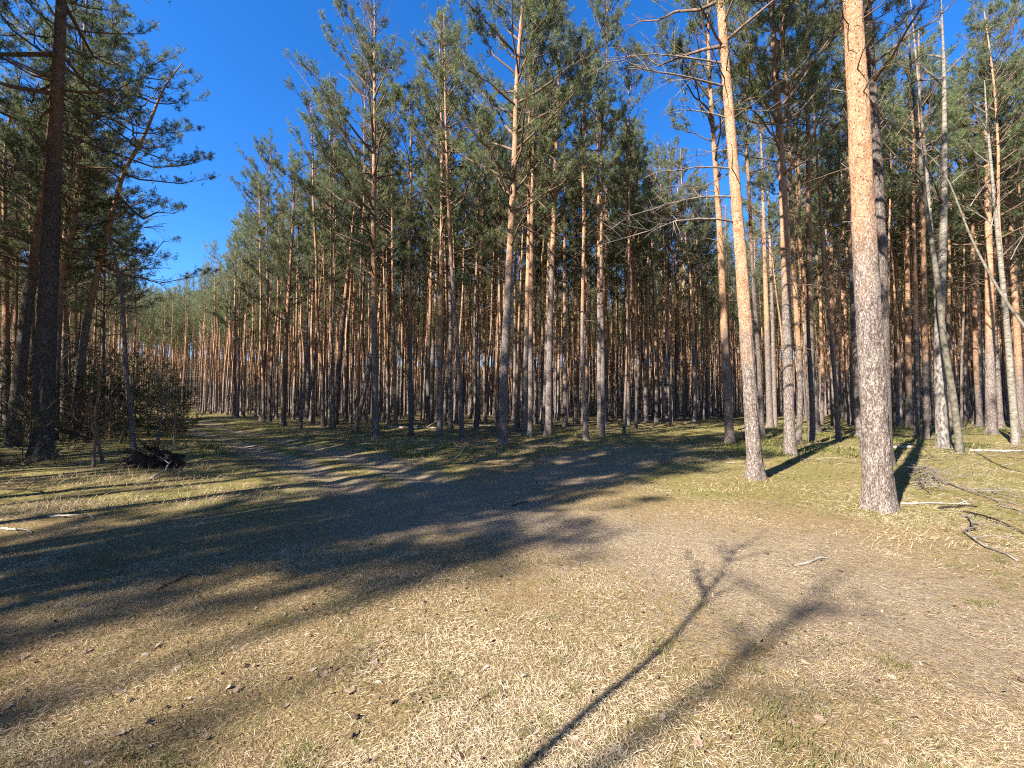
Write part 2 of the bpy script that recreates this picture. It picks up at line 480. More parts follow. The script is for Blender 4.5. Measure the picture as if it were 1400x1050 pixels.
def crown_parts(seed, Hc, Rmax, base_el, top_el, gap=0.45, keep=0.82, low=0.45, needles=12, nlen=0.125, nwid=0.013,
                per_tip=3.5, sec_step=0.135, plume=0.05, dead=14, dead_len=1.5, dead_span=4.5, gaps=0.34, limb_sides=5, twig_tubes=True, droop=0.0, inner=0.32, topness=0.55):
    r = np.random.default_rng(seed)
    limb = Bag(); TP, TD = [], []
    z = 0.0; az0 = r.uniform(0, 6.28)
    lop = r.uniform(0, 6.28)
    while z < Hc - 0.25:
        u = z / Hc
        prof = Rmax * ((1 - u) ** topness) * (low + (1 - low) * min(1.0, u / 0.3)) + 0.18
        nb = r.integers(3, 6)
        az0 += 2.4
        for b in range(nb):
            if r.random() > keep: continue
            az = az0 + b * 2 * math.pi / nb + r.normal(0, 0.3)
            L = prof * r.uniform(0.42, 1.32) * (1 + 0.22 * math.cos(az - lop))
            el = base_el + (top_el - base_el) * u + r.normal(0, 0.16)
            h = np.array([math.cos(az), math.sin(az), 0.0])
            s = np.linspace(0, 1, 6)
            bend = r.uniform(0.05, 0.28) * L
            wob = r.normal(0, 0.05 * L, (6, 3)) * s[:, None]
            pts = h[None] * (L * math.cos(el) * s)[:, None] + np.array([0, 0, 1.0])[None] * (L * math.sin(el) * s + bend * s ** 2.2 - droop * L * np.sin(s * math.pi))[:, None] + wob
            pts[:, 2] += z + r.uniform(-0.12, 0.12)
            lr = 0.010 + 0.0115 * L
            limb.tube(pts, np.interp(s, [0, 1], [lr, 0.005]), limb_sides, 0.5)
            seg = np.gradient(pts, axis=0)
            ns = max(2, int(L * 0.72 / sec_step))
            for q, sv in enumerate(np.linspace(inner + 0.05 * r.random(), 1.0, ns)):
                p = np.array([np.interp(sv, s, pts[:, c]) for c in range(3)])
                bd = unit(np.array([np.interp(sv, s, seg[:, c]) for c in range(3)]))
                lat = unit(np.cross(bd, [0, 0, 1.0])) * (1 if q % 2 else -1)
                d = unit(bd * r.uniform(0.5, 1.0) + lat * r.uniform(0.4, 1.0) * (1.15 - sv) + np.array([0, 0, r.uniform(0.1, 0.55)]) + r.normal(0, 0.15, 3))
                tl = (0.24 + 0.46 * L * 0.5 * (1.15 - sv)) * r.uniform(0.6, 1.3)
                tip = p + d * tl
                if twig_tubes: limb.tube(np.stack([p, tip]), [0.0065, 0.003], 3, 0.5, cap=False)
                ends = [(tip, d)]
                if tl > 0.26:
                    for w in (0.4, 0.7):
                        e = unit(d + lat * r.choice((-0.8, 0.8)) * r.uniform(0.5, 1.1) + np.array([0, 0, r.uniform(0.0, 0.5)]))
                        q0 = p + d * tl * w
                        ends.append((q0 + e * tl * 0.42, e))
                        if twig_tubes: limb.tube(np.stack([q0, ends[-1][0]]), [0.004, 0.002], 3, 0.5, cap=False)
                for (c, e) in ends:
                    nt = max(1, int(per_tip * r.uniform(0.6, 1.4) + 0.5))
                    TP.extend(c - e * (r.random((nt, 1)) * 0.16) + r.normal(0, plume, (nt, 3)))
                    TD.extend(unit(e + np.array([0, 0, 0.5]) + r.normal(0, 0.4, (nt, 3))))
            TP.append(pts[-1]); TD.append(unit(seg[-1] + np.array([0, 0, 0.2])))
        z += gap * r.uniform(0.7, 1.3) * (1.0 - 0.35 * u)
    for w in np.linspace(Hc - 0.7, Hc, 8):
        TP.append(np.array([r.normal(0, 0.06), r.normal(0, 0.06), w])); TD.append(unit(np.array([r.normal(0, .4), r.normal(0, .4), 1.0])))
    for k in range(dead):
        zz = -dead_span * r.random() ** 1.3 + 0.2
        az = r.uniform(0, 6.28); L = dead_len * r.uniform(0.25, 1.0); el = r.uniform(-0.35, 0.45)
        s = np.linspace(0, 1, 5)
        h = np.array([math.cos(az), math.sin(az), 0.0])
        pts = h[None] * (L * math.cos(el) * s)[:, None] + np.array([0, 0, 1.0])[None] * (zz + L * math.sin(el) * s + r.uniform(-0.25, 0.3) * L * s ** 2)[:, None] + r.normal(0, 0.05 * L, (5, 3)) * s[:, None]
        limb.tube(pts, np.interp(s, [0, 1], [0.006 + 0.005 * L, 0.0025]), 4, 0.0)
        for q in range(r.integers(1, 4)):
            sv = r.uniform(0.3, 0.95)
            p = np.array([np.interp(sv, s, pts[:, c]) for c in range(3)])
            d = unit(h * 0.7 + r.normal(0, 0.55, 3))
            limb.tube(np.stack([p, p + d * L * 0.25, p + d * L * 0.42 + r.normal(0, 0.04, 3)]), [0.005, 0.004, 0.002], 3, 0.0, cap=False)
    TP = np.array(TP); TD = np.array(TD)
    o = r.uniform(0, 50, 3)
    nz = vn3(TP[:, 0] / 0.9 + o[0], TP[:, 1] / 0.9 + o[1], TP[:, 2] / 0.9 + o[2], seed)
    ok = nz > gaps
    TP, TD, nz = TP[ok], TD[ok], nz[ok]
    tint = np.clip(0.46 + 0.5 * (nz - 0.55) + r.normal(0, 0.16, len(TP)), 0, 1)
    V, T, t = needles_from(TP, TD, needles, nlen, nwid, r, tint)
    LV, LT, LA = limb.arrays()
    return (V, T, t), (LV, LT, LA)

CROWNS = {}
def crown_variant(key, **kw):
    if key not in CROWNS:
        (V, T, t), (LV, LT, LA) = crown_parts(**kw)
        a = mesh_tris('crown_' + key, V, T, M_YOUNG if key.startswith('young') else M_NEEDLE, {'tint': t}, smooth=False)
        b = mesh_tris('branchwork_' + key, LV, LT, M_LIMB)
        CROWNS[key] = (a, b, kw['Hc'])
    return CROWNS[key]

# crowns of the stand's edge: deep and loose; of its inside: short and high; far ones: coarse
for i, s in enumerate((3, 8, 15, 21)):
    crown_variant('edge%d' % i, seed=s, Hc=(10.5, 11.5, 9.5, 11.0)[i], Rmax=(2.8, 2.5, 3.0, 2.6)[i], base_el=0.42, top_el=1.05, gap=0.48, keep=0.66, low=0.75, gaps=0.37, dead=12, dead_len=1.4, needles=12, nlen=0.12, nwid=0.0135)
for i, s in enumerate((31, 37, 41, 47)):
    crown_variant('stand%d' % i, seed=s, Hc=(7.6, 8.4, 7.0, 8.0)[i], Rmax=(1.9, 2.1, 2.2, 1.8)[i], base_el=0.45, top_el=1.05, gap=0.5, keep=0.66, low=0.6, gaps=0.36, needles=10, nlen=0.13, nwid=0.017, sec_step=0.16, dead=18, dead_len=1.3, dead_span=6.5, limb_sides=4)
for i, s in enumerate((51, 57)):
    crown_variant('wide%d' % i, seed=s, Hc=(9.0, 8.0)[i], Rmax=(3.9, 3.5)[i], base_el=-0.02, top_el=0.7, gap=0.62, keep=0.6, low=0.95, gaps=0.36, dead=20, dead_len=2.6, dead_span=4.0, droop=0.10, needles=12, nlen=0.12, nwid=0.0135, sec_step=0.17)
for i, s in enumerate((61, 67, 71)):
    crown_variant('young%d' % i, seed=s, Hc=(2.6, 1.8, 3.4)[i], Rmax=(0.95, 0.8, 1.1)[i], base_el=0.15, top_el=0.8, gap=0.3, keep=0.8, low=0.95, gaps=0.3, needles=12, nlen=0.08, nwid=0.010, dead=0, per_tip=2.2, sec_step=0.13, plume=0.03, inner=0.14)

# ------------------------------------------------------------------ trunks
def trunk_mesh(name, pts, r0, rtop, sides=12, rings=40, orange=5.0, rough=0.06, mat=None, seed=0, flare=0.35, taper=0.8):
    C = cat3(pts, rings)
    z = C[:, 2] - C[0, 2]
    H = z[-1]
    u = np.linspace(0, 1, rings)
    rad = rtop + (r0 - rtop) * (1 - u) ** taper
    rad = rad * (1 + flare * np.exp(-z / 0.22))
    a = np.arange(sides) / sides * 2 * math.pi
    nz = vn3(np.cos(a)[None] * 1.6 + seed * 3.1, np.sin(a)[None] * 1.6 + 7, z[:, None] * 1.3, seed + 5) - 0.5
    nf = vn3(np.cos(a)[None] * 4 + seed, np.sin(a)[None] * 4, z[:, None] * 5, seed + 9) - 0.5
    root = np.exp(-z / 0.18)[:, None] * 0.25 * np.cos(a[None] * 4 + seed)
    rr = rad[:, None] * (1 + rough * 1.4 * nz + rough * nf + root * flare * 1.6)
    if sides >= 18:
        pl = vn3(np.cos(a)[None] * 5.5 + seed, np.sin(a)[None] * 5.5, z[:, None] * 7, seed + 19)
        rr = rr + 0.014 * sstep(0.38, 0.62, pl) * np.exp(-np.maximum(z - orange, 0) * 0.6)[:, None]
    V = np.stack([C[:, 0:1] + rr * np.cos(a)[None], C[:, 1:2] + rr * np.sin(a)[None], np.repeat(C[:, 2:3], sides, 1)], -1).reshape(-1, 3)
    V[:sides, 2] -= 0.15
    i = np.arange(rings - 1)[:, None] * sides; j = np.arange(sides)[None]; k = (j + 1) % sides
    a0, a1, b0, b1 = i + j, i + k, i + sides + j, i + sides + k
    T = np.concatenate([np.stack([a0, a1, b1], -1).reshape(-1, 3), np.stack([a0, b1, b0], -1).reshape(-1, 3)])
    V = np.vstack([V, C[-1] + np.array([0, 0, rtop])])
    top = (rings - 1) * sides
    T = np.vstack([T, np.stack([top + np.arange(sides), top + (np.arange(sides) + 1) % sides, np.full(sides, len(V) - 1)], 1)])
    bark = V[:, 2] - orange
    return mesh_tris(name, V, T, mat or M_BARK, {'bark': bark}), C

TRUNKS = []
ORANGE = (2.6, 6.5, 4.0, 5.2, 3.2, 7.5, 4.6, 2.9, 5.8)
for k in range(9):
    r = np.random.default_rng(100 + k)
    H = r.uniform(17.2, 20.2)
    sway = np.cumsum(r.normal(0, 0.10, (7, 2)), 0)
    sway -= sway[0]
    lean = r.normal(0, 0.22, 2)
    pts = [(sway[i, 0] + lean[0] * i / 6, sway[i, 1] + lean[1] * i / 6, H * i / 6) for i in range(7)]
    me, C = trunk_mesh('trunk_stand%d' % k, pts, 0.115, 0.022, 9, 30, ORANGE[k], seed=k, flare=0.6)
    TRUNKS.append((me, C, H))

def axis_at(C, z):
    p = np.array([np.interp(z, C[:, 2], C[:, c]) for c in range(3)])
    q = np.array([np.interp(z + 2.5, C[:, 2], C[:, c]) for c in range(3)])
    return p, unit(q - p)

def align(d, spin):
    q = Vector((0, 0, 1)).rotation_difference(Vector([float(v) for v in d]))
    return q @ Quaternion((0, 0, 1), spin)

def put_crown(root, key, C, zbase, spin, scl):
    p, d = axis_at(C, zbase)
    a, b, _ = CROWNS[key]
    q = align(d, spin)
    c = obj('crown', a, root, p, q, scl)
    w = obj('branchwork', b, c, kind='stuff')
    return c

def stand_pine(x, y, tv, key, scl, thick, spin, label, group, name='pine_tree', zbase=None):
    hh = math.sin(x * 12.9 + y * 78.2); root = obj(name, None, loc=(x, y, float(ground(x, y))), rot=(0.022 * hh, 0.03 * math.sin(x * 31.7 - y * 9.1), spin), scl=scl)
    tag(root, label, 'tree', group)
    me, C, H = TRUNKS[tv]
    tk = obj('trunk', me, root, scl=(thick, thick, 1)); v = 0.62 + 0.5 * ((x * 7.31 + y * 3.77) % 1.0); tk.color = (v, v, v, 1)
    C2 = C.copy(); C2[:, :2] *= thick
    Hc = CROWNS[key][2]
    put_crown(root, key, C2, (H - Hc + 0.15) if zbase is None else zbase, spin * 2.3, 1.0)
    return root

def bare_branch(root, start, d, L, r0, rr, twigs=5, sag=0.0, mat=None, name='branch', tufts=False):
    """one dead or bare side branch as a part of its tree (local coordinates)"""
    s = np.linspace(0, 1, 8)
    d = unit(d)
    pts = start[None] + d[None] * (L * s)[:, None] + np.array([0, 0, 1.0])[None] * (sag * L * s ** 2)[:, None] + np.cumsum(rr.normal(0, 0.018 * L, (8, 3)), 0) * s[:, None]
    b = Bag(); b.tube(pts, np.interp(s, [0, 1], [r0, r0 * 0.18 + 0.002]), 6)
    for k in range(twigs):
        sv = rr.uniform(0.25, 0.97)
        p = np.array([np.interp(sv, s, pts[:, c]) for c in range(3)])
        dd = unit(d * 0.8 + rr.normal(0, 0.5, 3)); tl = L * rr.uniform(0.12, 0.35) * (1.15 - sv * 0.5)
        q = p + dd * tl * 0.5; t = q + unit(dd + rr.normal(0, 0.3, 3)) * tl * 0.5
        b.tube(np.stack([p, q, t]), [r0 * 0.3 + 0.001, r0 * 0.22 + 0.001, 0.0015], 4)
        for _ in range(2):
            e = q + unit(dd + rr.normal(0, 0.6, 3)) * tl * 0.4
            b.tube(np.stack([q, e]), [r0 * 0.16 + 0.001, 0.0012], 3, cap=False)
    V, T, A = b.arrays()
    return obj(name, mesh_tris('bare_branch', V, T, mat or M_DEAD), root)

KEYPOS = []
def key_pine(pxs, w, H, label, key=None, zc=None, orange=5.0, cscl=1.0, dead=(), seed=0, mat=None, group='pines at the forest edge', name='pine_tree', sides=14, topf=0.30, spin=None, rough=0.07, cat='tree', diam=None, tone=None, rings=70):
    """a pine whose trunk line is read off the photograph: pxs run from the foot upwards at the foot's own depth"""
    P = on_ground(*pxs[0])
    D = P[1]
    if key: H = H * (1.13 if group is not G_L else 1.05)
    st = math.sqrt(1 + ((pxs[0][0] - CX) / FPX) ** 2)
    dia = diam or w * D / FPX / st
    pts = [np.zeros(3)]
    for q in pxs[1:]:
        pts.append(px_at(q[0], q[1], D) - P)
    d = unit(pts[-1] - pts[-2])
    d = unit(d * 0.6 + np.array([0, 0, 0.4]))
    left = H - pts[-1][2]
    rr = np.random.default_rng(500 + seed)
    if left > 0.8:
        n = max(1, int(left / 3))
        for k in range(n):
            pts.append(pts[-1] + d / d[2] * left / n + np.array([rr.normal(0, 0.06), rr.normal(0, 0.1), 0]))
    root = tag(obj(name, None, loc=P), label, cat, group)
    me, C = trunk_mesh('trunk_key', pts, dia / 2 / 1.06, (0.016 if key else dia / 2 * topf), sides, rings, orange, rough, mat, seed, taper=0.72, flare=0.42)
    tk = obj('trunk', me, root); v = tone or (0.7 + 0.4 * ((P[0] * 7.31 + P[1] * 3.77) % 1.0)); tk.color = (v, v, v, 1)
    if key:
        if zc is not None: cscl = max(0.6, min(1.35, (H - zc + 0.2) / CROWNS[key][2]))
        Hc = CROWNS[key][2] * cscl
        zc2 = (H - Hc + 0.2) if zc is None else zc
        put_crown(root, key, C, zc2, rr.uniform(0, 6.28) if spin is None else spin, cscl)
    for (z, az, el, L, sag) in dead:
        p, _ = axis_at(C, z)
        h = np.array([math.cos(az) * math.cos(el), math.sin(az) * math.cos(el), math.sin(el)])
        bare_branch(root, p, h, L, 0.007 + 0.006 * L, rr, int(3 + 5 * L), sag)
    KEYPOS.append((P[0], P[1]))
    return root

PI = math.pi
G_R = 'sunlit pines at the side of the clearing'
G_M = 'pines at the edge of the stand across the track'
G_L = 'shaded pines at the dark side of the track'
# right-hand group
key_pine([(1203, 697), (1190, 480), (1178, 240), (1165, 0)], 42, 18.5, 'thickest sunlit pine, grey scaly foot and orange upper trunk, beside a brush pile', 'edge0', 9.5, 4.0, 1.1,
         [(6.9, 0.6, 0.5, 0.9, 0.1), (6.3, 2.4, 0.7, 0.4, 0.0), (5.6, 0.3, 0.4, 0.4, 0.1), (5.0, 2.6, 0.9, 0.35, 0), (4.3, 2.9, 0.2, 0.3, 0)], 1, group=G_R, sides=48, rings=220, topf=0.75, tone=1.12, rough=0.10)
key_pine([(1033, 655), (1022, 480), (1004, 240), (985, 0)], 21, 17.0, 'slender leaning pine with glowing orange trunk, long bare branches to one side', 'edge2', 9.2, 3.0, 0.95,
         [(8.8, 3.0, 0.35, 2.6, -0.25), (8.3, 3.3, 0.15, 2.9, -0.1), (7.6, 3.0, 0.45, 1.6, -0.3), (7.0, 0.3, 0.3, 0.7, 0), (6.5, 3.2, 0.1, 2.0, -0.25), (5.9, 3.05, 0.1, 2.4, -0.3), (5.35, 3.2, 0.25, 2.9, -0.45), (4.7, 0.2, 0.1, 0.4, 0)], 2, group=G_R, sides=36, rings=200, topf=0.7, tone=1.1)
key_pine([(998, 610), (990, 450), (983, 300), (970, 100)], 13, 15.5, 'thin orange pine just behind the leaning one, many dead side branches', 'stand0', 9.4, 3.5, 1.0,
         [(9.0, 3.1, 0.4, 2.0, -0.2), (8.0, 3.0, 0.3, 2.2, -0.3), (7.2, 3.2, 0.3, 1.8, -0.4), (6.4, 0.3, 0.2, 0.8, 0), (5.9, 3.0, 0.2, 1.7, -0.2)], 3, group=G_R)
key_pine([(1080, 625), (1076, 450), (1070, 250), (1058, 60)], 17, 17.0, 'grey-footed pine with red-brown trunk, casting a long narrow shadow on moss', 'edge1', 7.5, 4.8, 0.9, [(6.2, 2.9, 0.2, 0.9, 0), (5.5, 0.2, 0.3, 0.6, 0)], 4, group=G_R, tone=1.0)
key_pine([(1092, 613), (1094, 520), (1086, 380), (1078, 180), (1070, 20)], 9, 16.0, 'bent orange pine half hidden behind the grey-footed one', 'stand1', None, 3.0, 1.0, (), 5, group=G_R)
key_pine([(1110, 608), (1107, 400), (1104, 100)], 12, 16.5, 'straight dark red pine between the grey-footed one and the thickest', 'stand2', None, 4.2, 1.0, [(6.6, 0.3, 0.3, 1.2, 0)], 6, group=G_R)
key_pine([(1053, 587), (1047, 400), (1041, 200)], 10, 16.0, 'thin grey-brown pine between two larger sunlit ones, paired closely', 'stand3', None, 5.5, 1.0, (), 7, group=G_R)
key_pine([(1060, 584), (1055, 400), (1050, 250)], 7, 15.0, 'darkest and thinnest of a close pair of pines behind', 'stand0', None, 9.0, 0.9, (), 8, group=G_R)
key_pine([(1178, 599), (1168, 420), (1163, 300), (1156, 100)], 15, 17.0, 'dark shaded pine close beside the thickest trunk', 'stand1', None, 7.5, 1.1, [(8.0, 3.1, 0.6, 1.6, 0.1), (7.0, 2.9, 0.7, 1.3, 0)], 9, group=G_R)
key_pine([(1211, 634), (1206, 400), (1201, 250), (1186, 0)], 22, 18.0, 'dark pine standing in the shade right behind the thickest trunk', 'edge3', 10.0, 14.0, 1.0, [(8.5, 0.3, 0.2, 0.6, 0), (7.5, 0.5, 0.3, 0.5, 0)], 10, group=G_R, diam=0.30)
key_pine([(1243, 586), (1241, 400), (1240, 250)], 11, 16.0, 'straight bright orange pine beyond the brush pile', 'stand2', None, 2.6, 1.0, (), 11, group=G_R)
key_pine([(1254, 597), (1252, 420), (1249, 300)], 9, 15.5, 'thin grey pine, first of a close pair past the brush pile', 'stand3', None, 5.0, 1.0, (), 12, group=G_R)
key_pine([(1266, 601), (1264, 420), (1262, 300)], 11, 15.5, 'second, slightly stouter pine of the close pair past the brush pile', 'stand0', None, 3.4, 1.0, (), 13, group=G_R)
key_pine([(1337, 581), (1335, 420), (1331, 250)], 15, 16.5, 'brown pine with smooth straight stem beyond the mossy slope', 'stand1', None, 5.6, 1.05, (), 14, group=G_R)
key_pine([(1355, 597), (1353, 420), (1349, 200), (1347, 120)], 18, 17.0, 'stout dark-footed pine standing in moss, orange above', 'edge2', 8.5, 4.2, 0.85, (), 15, group=G_R)
key_pine([(1397, 592), (1390, 450), (1382, 300), (1374, 100)], 14, 16.5, 'orange pine at the very edge of the view, behind a birch', 'stand2', None, 3.0, 1.0, (), 16, group=G_R)
key_pine([(1226, 579), (1225, 400), (1223, 200)], 9, 15.5, 'slim shaded pine showing just past the thickest trunk', 'stand0', None, 6.0, 1.0, (), 17, group=G_R)
key_pine([(1140, 588), (1137, 400), (1134, 200)], 9, 15.5, 'slim red-brown pine standing alone beyond the long shadow', 'stand3', None, 3.3, 1.0, (), 18, group=G_R)

# the stand across the track
key_pine([(387, 582), (392, 450), (399, 332), (403, 240)], 8.5, 15.5, 'pine nearest the bend of the track, pale grey foot and brown top', 'edge1', 6.0, 3.5, 0.85, (), 21, group=G_M)
key_pine([(411, 588), (418, 500), (421, 420)], 4.5, 9.5, 'thin dead leaning pole beside the track bend', None, None, 9, 1, [(4, 0.4, 0.5, 0.8, 0), (5, 2.6, 0.5, 0.9, 0), (6.3, 1, 0.4, 0.7, 0)], 22, group=G_M)
key_pine([(420, 573), (423, 450), (427, 320)], 8, 16, 'dark straight pine just past the thin pole at the bend', 'edge3', 7.5, 9, 0.8, (), 23, group=G_M)
key_pine([(458, 581), (468, 450), (480, 332), (488, 250)], 9, 15.5, 'dark pine leaning away from the track bend', 'stand2', None, 8, 1.1, (), 24, group=G_M)
key_pine([(472, 573), (475, 450), (479, 300)], 8, 15.5, 'brown pine crossed by the dark leaning one', 'stand3', None, 4, 1.1, (), 25, group=G_M)
key_pine([(486, 589), (496, 545), (509, 481)], 6.5, 3.6, 'short broken pine snag leaning against its neighbour', None, None, 9, 1, [(2.6, 0.3, 0.7, 0.5, 0)], 26, group=G_M, topf=1.2)
key_pine([(514, 597), (512, 450), (511, 300), (512, 120)], 10, 18.0, 'tall straight pine whose crown stands highest against the sky', 'edge0', 7.3, 5.5, 1.0, [(5.6, 0.2, 0.6, 0.9, 0), (4.6, 3.0, 0.3, 0.7, 0)], 27, group=G_M)
key_pine([(541, 586), (538, 450), (536, 300)], 5.5, 14.5, 'very thin pine next to the tall straight one', 'stand0', None, 7, 0.9, (), 28, group=G_M)
key_pine([(562, 596), (561, 450), (559, 350)], 7, 15.0, 'slim brown pine in the gap behind the mossy bank', 'stand1', None, 5, 1.0, (), 29, group=G_M)
key_pine([(590, 580), (593, 450), (597, 380)], 6, 15.0, 'thin grey pine with pale foot among darker stems', 'stand2', None, 6, 0.9, (), 30, group=G_M)
key_pine([(601, 596), (602, 450), (604, 300), (603, 150)], 8.5, 17.5, 'straight pine with lit lower trunk and dark bushy crown', 'edge3', 6.8, 4.2, 0.98, [(4.9, 0.3, 0.3, 0.9, 0.1), (5.5, 3.4, 0.2, 1.1, 0)], 31, group=G_M)
key_pine([(616, 589), (616, 450), (615, 300)], 7, 16.0, 'dark pine close behind the one with lit lower trunk', 'stand3', None, 8, 1.05, (), 32, group=G_M)
key_pine([(632, 602), (627, 500), (620, 400), (614, 300), (609, 150)], 7, 16.0, 'thin dark pine leaning over in front of the stand', 'stand0', None, 8, 1.1, (), 33, group=G_M)
key_pine([(687, 610), (690, 500), (697, 350), (704, 200), (706, 120)], 13, 17.0, 'sturdy forward-standing pine with forked crown, foot on bare soil', 'edge2', 7.0, 6.0, 1.05, [(5.2, 0.3, 0.45, 1.5, 0.1), (4.4, 0.1, 0.35, 1.1, 0.15), (5.8, 3.0, 0.5, 1.2, 0.1)], 34, group=G_M, sides=18, topf=0.5)
key_pine([(717, 596), (720, 450), (723, 300)], 8.5, 16.0, 'grey pine just beside the sturdy forward one', 'stand1', None, 5, 1.1, (), 35, group=G_M)
key_pine([(725, 602), (726, 450), (727, 300)], 7.5, 16.0, 'slim brown pine, second beside the sturdy forward one', 'stand2', None, 4.5, 1.0, (), 36, group=G_M)
key_pine([(750, 598), (752, 450), (757, 300), (762, 150)], 10.5, 17.0, 'dark broad pine with bare soil at its foot', 'edge1', 8.0, 8.0, 0.9, [(5.5, 0.2, 0.3, 1.2, 0.1)], 37, group=G_M)
key_pine([(744, 590), (748, 450), (752, 250)], 7, 16.0, 'brown pine nearly touching the dark broad one', 'stand0', None, 5, 1.0, (), 38, group=G_M)
key_pine([(773, 585), (772, 450), (772, 250)], 7, 15.5, 'straight shaded pine next to the dark broad one', 'stand3', None, 6, 1.0, (), 39, group=G_M)
key_pine([(787, 579), (787, 420), (786, 250)], 6.5, 15.5, 'slim red-brown pine with sunlit side in the middle stand', 'stand1', None, 4, 1.0, (), 40, group=G_M)
key_pine([(801, 581), (801, 420), (800, 250)], 7.5, 15.5, 'red pine lit along its whole length', 'stand2', None, 2.5, 1.05, (), 41, group=G_M)
key_pine([(820, 589), (819, 420), (818, 250)], 8, 16.0, 'dark pine at the mouth of the side track', 'stand0', None, 7, 1.05, (), 42, group=G_M)
key_pine([(828, 577), (828, 420), (829, 250)], 8, 15.5, 'pale-footed pine behind the dark one at the side track', 'stand3', None, 5, 1.0, (), 43, group=G_M)
key_pine([(857, 583), (858, 450), (859, 300), (860, 230)], 9.5, 16.5, 'pale grey pine with dark foot at the shaded edge of the side track', 'edge3', 9.0, 11.0, 0.75, [(6.0, 0.2, 0.4, 1.0, 0), (5.0, 2.9, 0.3, 0.8, 0)], 44, group=G_M)
key_pine([(883, 579), (885, 420), (887, 250)], 7.5, 16.0, 'brown pine next past the pale grey one', 'stand1', None, 4.5, 1.05, (), 45, group=G_M)
key_pine([(912, 573), (909, 420), (908, 250)], 8, 16.0, 'dark red pine beside the fallen tops at the side track', 'stand2', None, 6, 1.1, (), 46, group=G_M)
key_pine([(925, 573), (926, 420), (927, 250)], 9, 16.5, 'stout dark pine, one of two close together by the side track', 'stand0', None, 7, 1.15, (), 47, group=G_M)
key_pine([(937, 568), (935, 420), (935, 250)], 8, 16.0, 'brown pine, the farther of two close together by the side track', 'stand3', None, 5, 1.1, (), 48, group=G_M)
key_pine([(968, 575), (967, 420), (966, 250)], 7, 15.5, 'slim pine showing beyond the side track near the orange pair', 'stand1', None, 4, 1.0, (), 49, group=G_M)
key_pine([(320, 571), (321, 450), (322, 360)], 6, 15.5, 'dark pine standing furthest along the sunny verge of the track', 'edge1', 6.5, 6, 0.8, (), 50, group=G_M)

# dark group beside the track
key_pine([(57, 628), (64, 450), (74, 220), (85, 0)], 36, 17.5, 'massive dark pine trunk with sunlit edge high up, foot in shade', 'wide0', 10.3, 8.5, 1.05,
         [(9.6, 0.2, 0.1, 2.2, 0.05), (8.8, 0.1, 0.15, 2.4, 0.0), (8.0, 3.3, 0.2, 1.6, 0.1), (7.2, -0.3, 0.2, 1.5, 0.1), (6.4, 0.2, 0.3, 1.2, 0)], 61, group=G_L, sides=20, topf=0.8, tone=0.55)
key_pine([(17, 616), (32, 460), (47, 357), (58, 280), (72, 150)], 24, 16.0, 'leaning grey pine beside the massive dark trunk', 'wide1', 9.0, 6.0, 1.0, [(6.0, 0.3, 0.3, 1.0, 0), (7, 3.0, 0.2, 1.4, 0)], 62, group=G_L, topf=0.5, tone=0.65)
key_pine([(101, 604), (114, 471), (131, 384), (152, 300), (169, 237), (197, 186), (223, 123), (249, 86)], 15, 14.8, 'crooked pine bending twice towards the open sky', 'wide0', 6.9, 5.5, 0.82,
         [(7.4, 0.0, 0.05, 2.6, -0.05), (6.8, 0.1, -0.1, 2.9, -0.12), (6.0, 0.2, 0.0, 2.2, -0.25), (8.4, 0.1, 0.1, 2.4, 0.0), (5.4, 0.0, -0.05, 2.0, -0.2)], 63, group=G_L, topf=0.6, spin=0.6)
key_pine([(88, 598), (88, 420), (91, 286), (112, 171), (122, 130)], 13, 13.5, 'slanting brown pine between the massive trunk and the crooked one', 'stand2', 8.2, 4.0, 1.2, [(6.5, 0.2, 0.4, 1.4, 0)], 64, group=G_L, topf=0.6)
key_pine([(10, 597), (8, 400), (6, 240), (12, 170), (30, 95)], 14, 13.5, 'curved pine at the very edge beyond the leaning grey one', 'wide1', 8.2, 4.0, 0.85, (), 65, group=G_L, topf=0.6)
key_pine([(183, 618), (178, 560), (173, 513), (169, 440), (166, 395), (159, 360), (150, 325)], 8, 6.6, 'thin twisted dead stem rising behind the uprooted stump', None, None, 9, 1, [(5.6, 0.1, 0.3, 1.6, -0.2), (5.0, 0.0, 0.2, 1.3, -0.3), (4.4, 0.2, 0.5, 0.9, 0), (3.5, 2.8, 0.4, 0.7, 0), (5.9, 2.7, 0.5, 0.8, 0)], 66, group=G_L, topf=0.5)
key_pine([(75, 606), (80, 480), (88, 380), (104, 300)], 9, 13.0, 'slim slanted pine half hidden by the massive trunk', 'stand1', None, 5, 1.1, (), 67, group=G_L)
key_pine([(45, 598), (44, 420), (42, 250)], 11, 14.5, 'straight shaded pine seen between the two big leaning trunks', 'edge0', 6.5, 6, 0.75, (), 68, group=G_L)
key_pine([(140, 588), (141, 450), (143, 330)], 8, 13.0, 'thin shaded pine behind the crooked one', 'edge2', 5.0, 7, 0.8, (), 69, group=G_L)

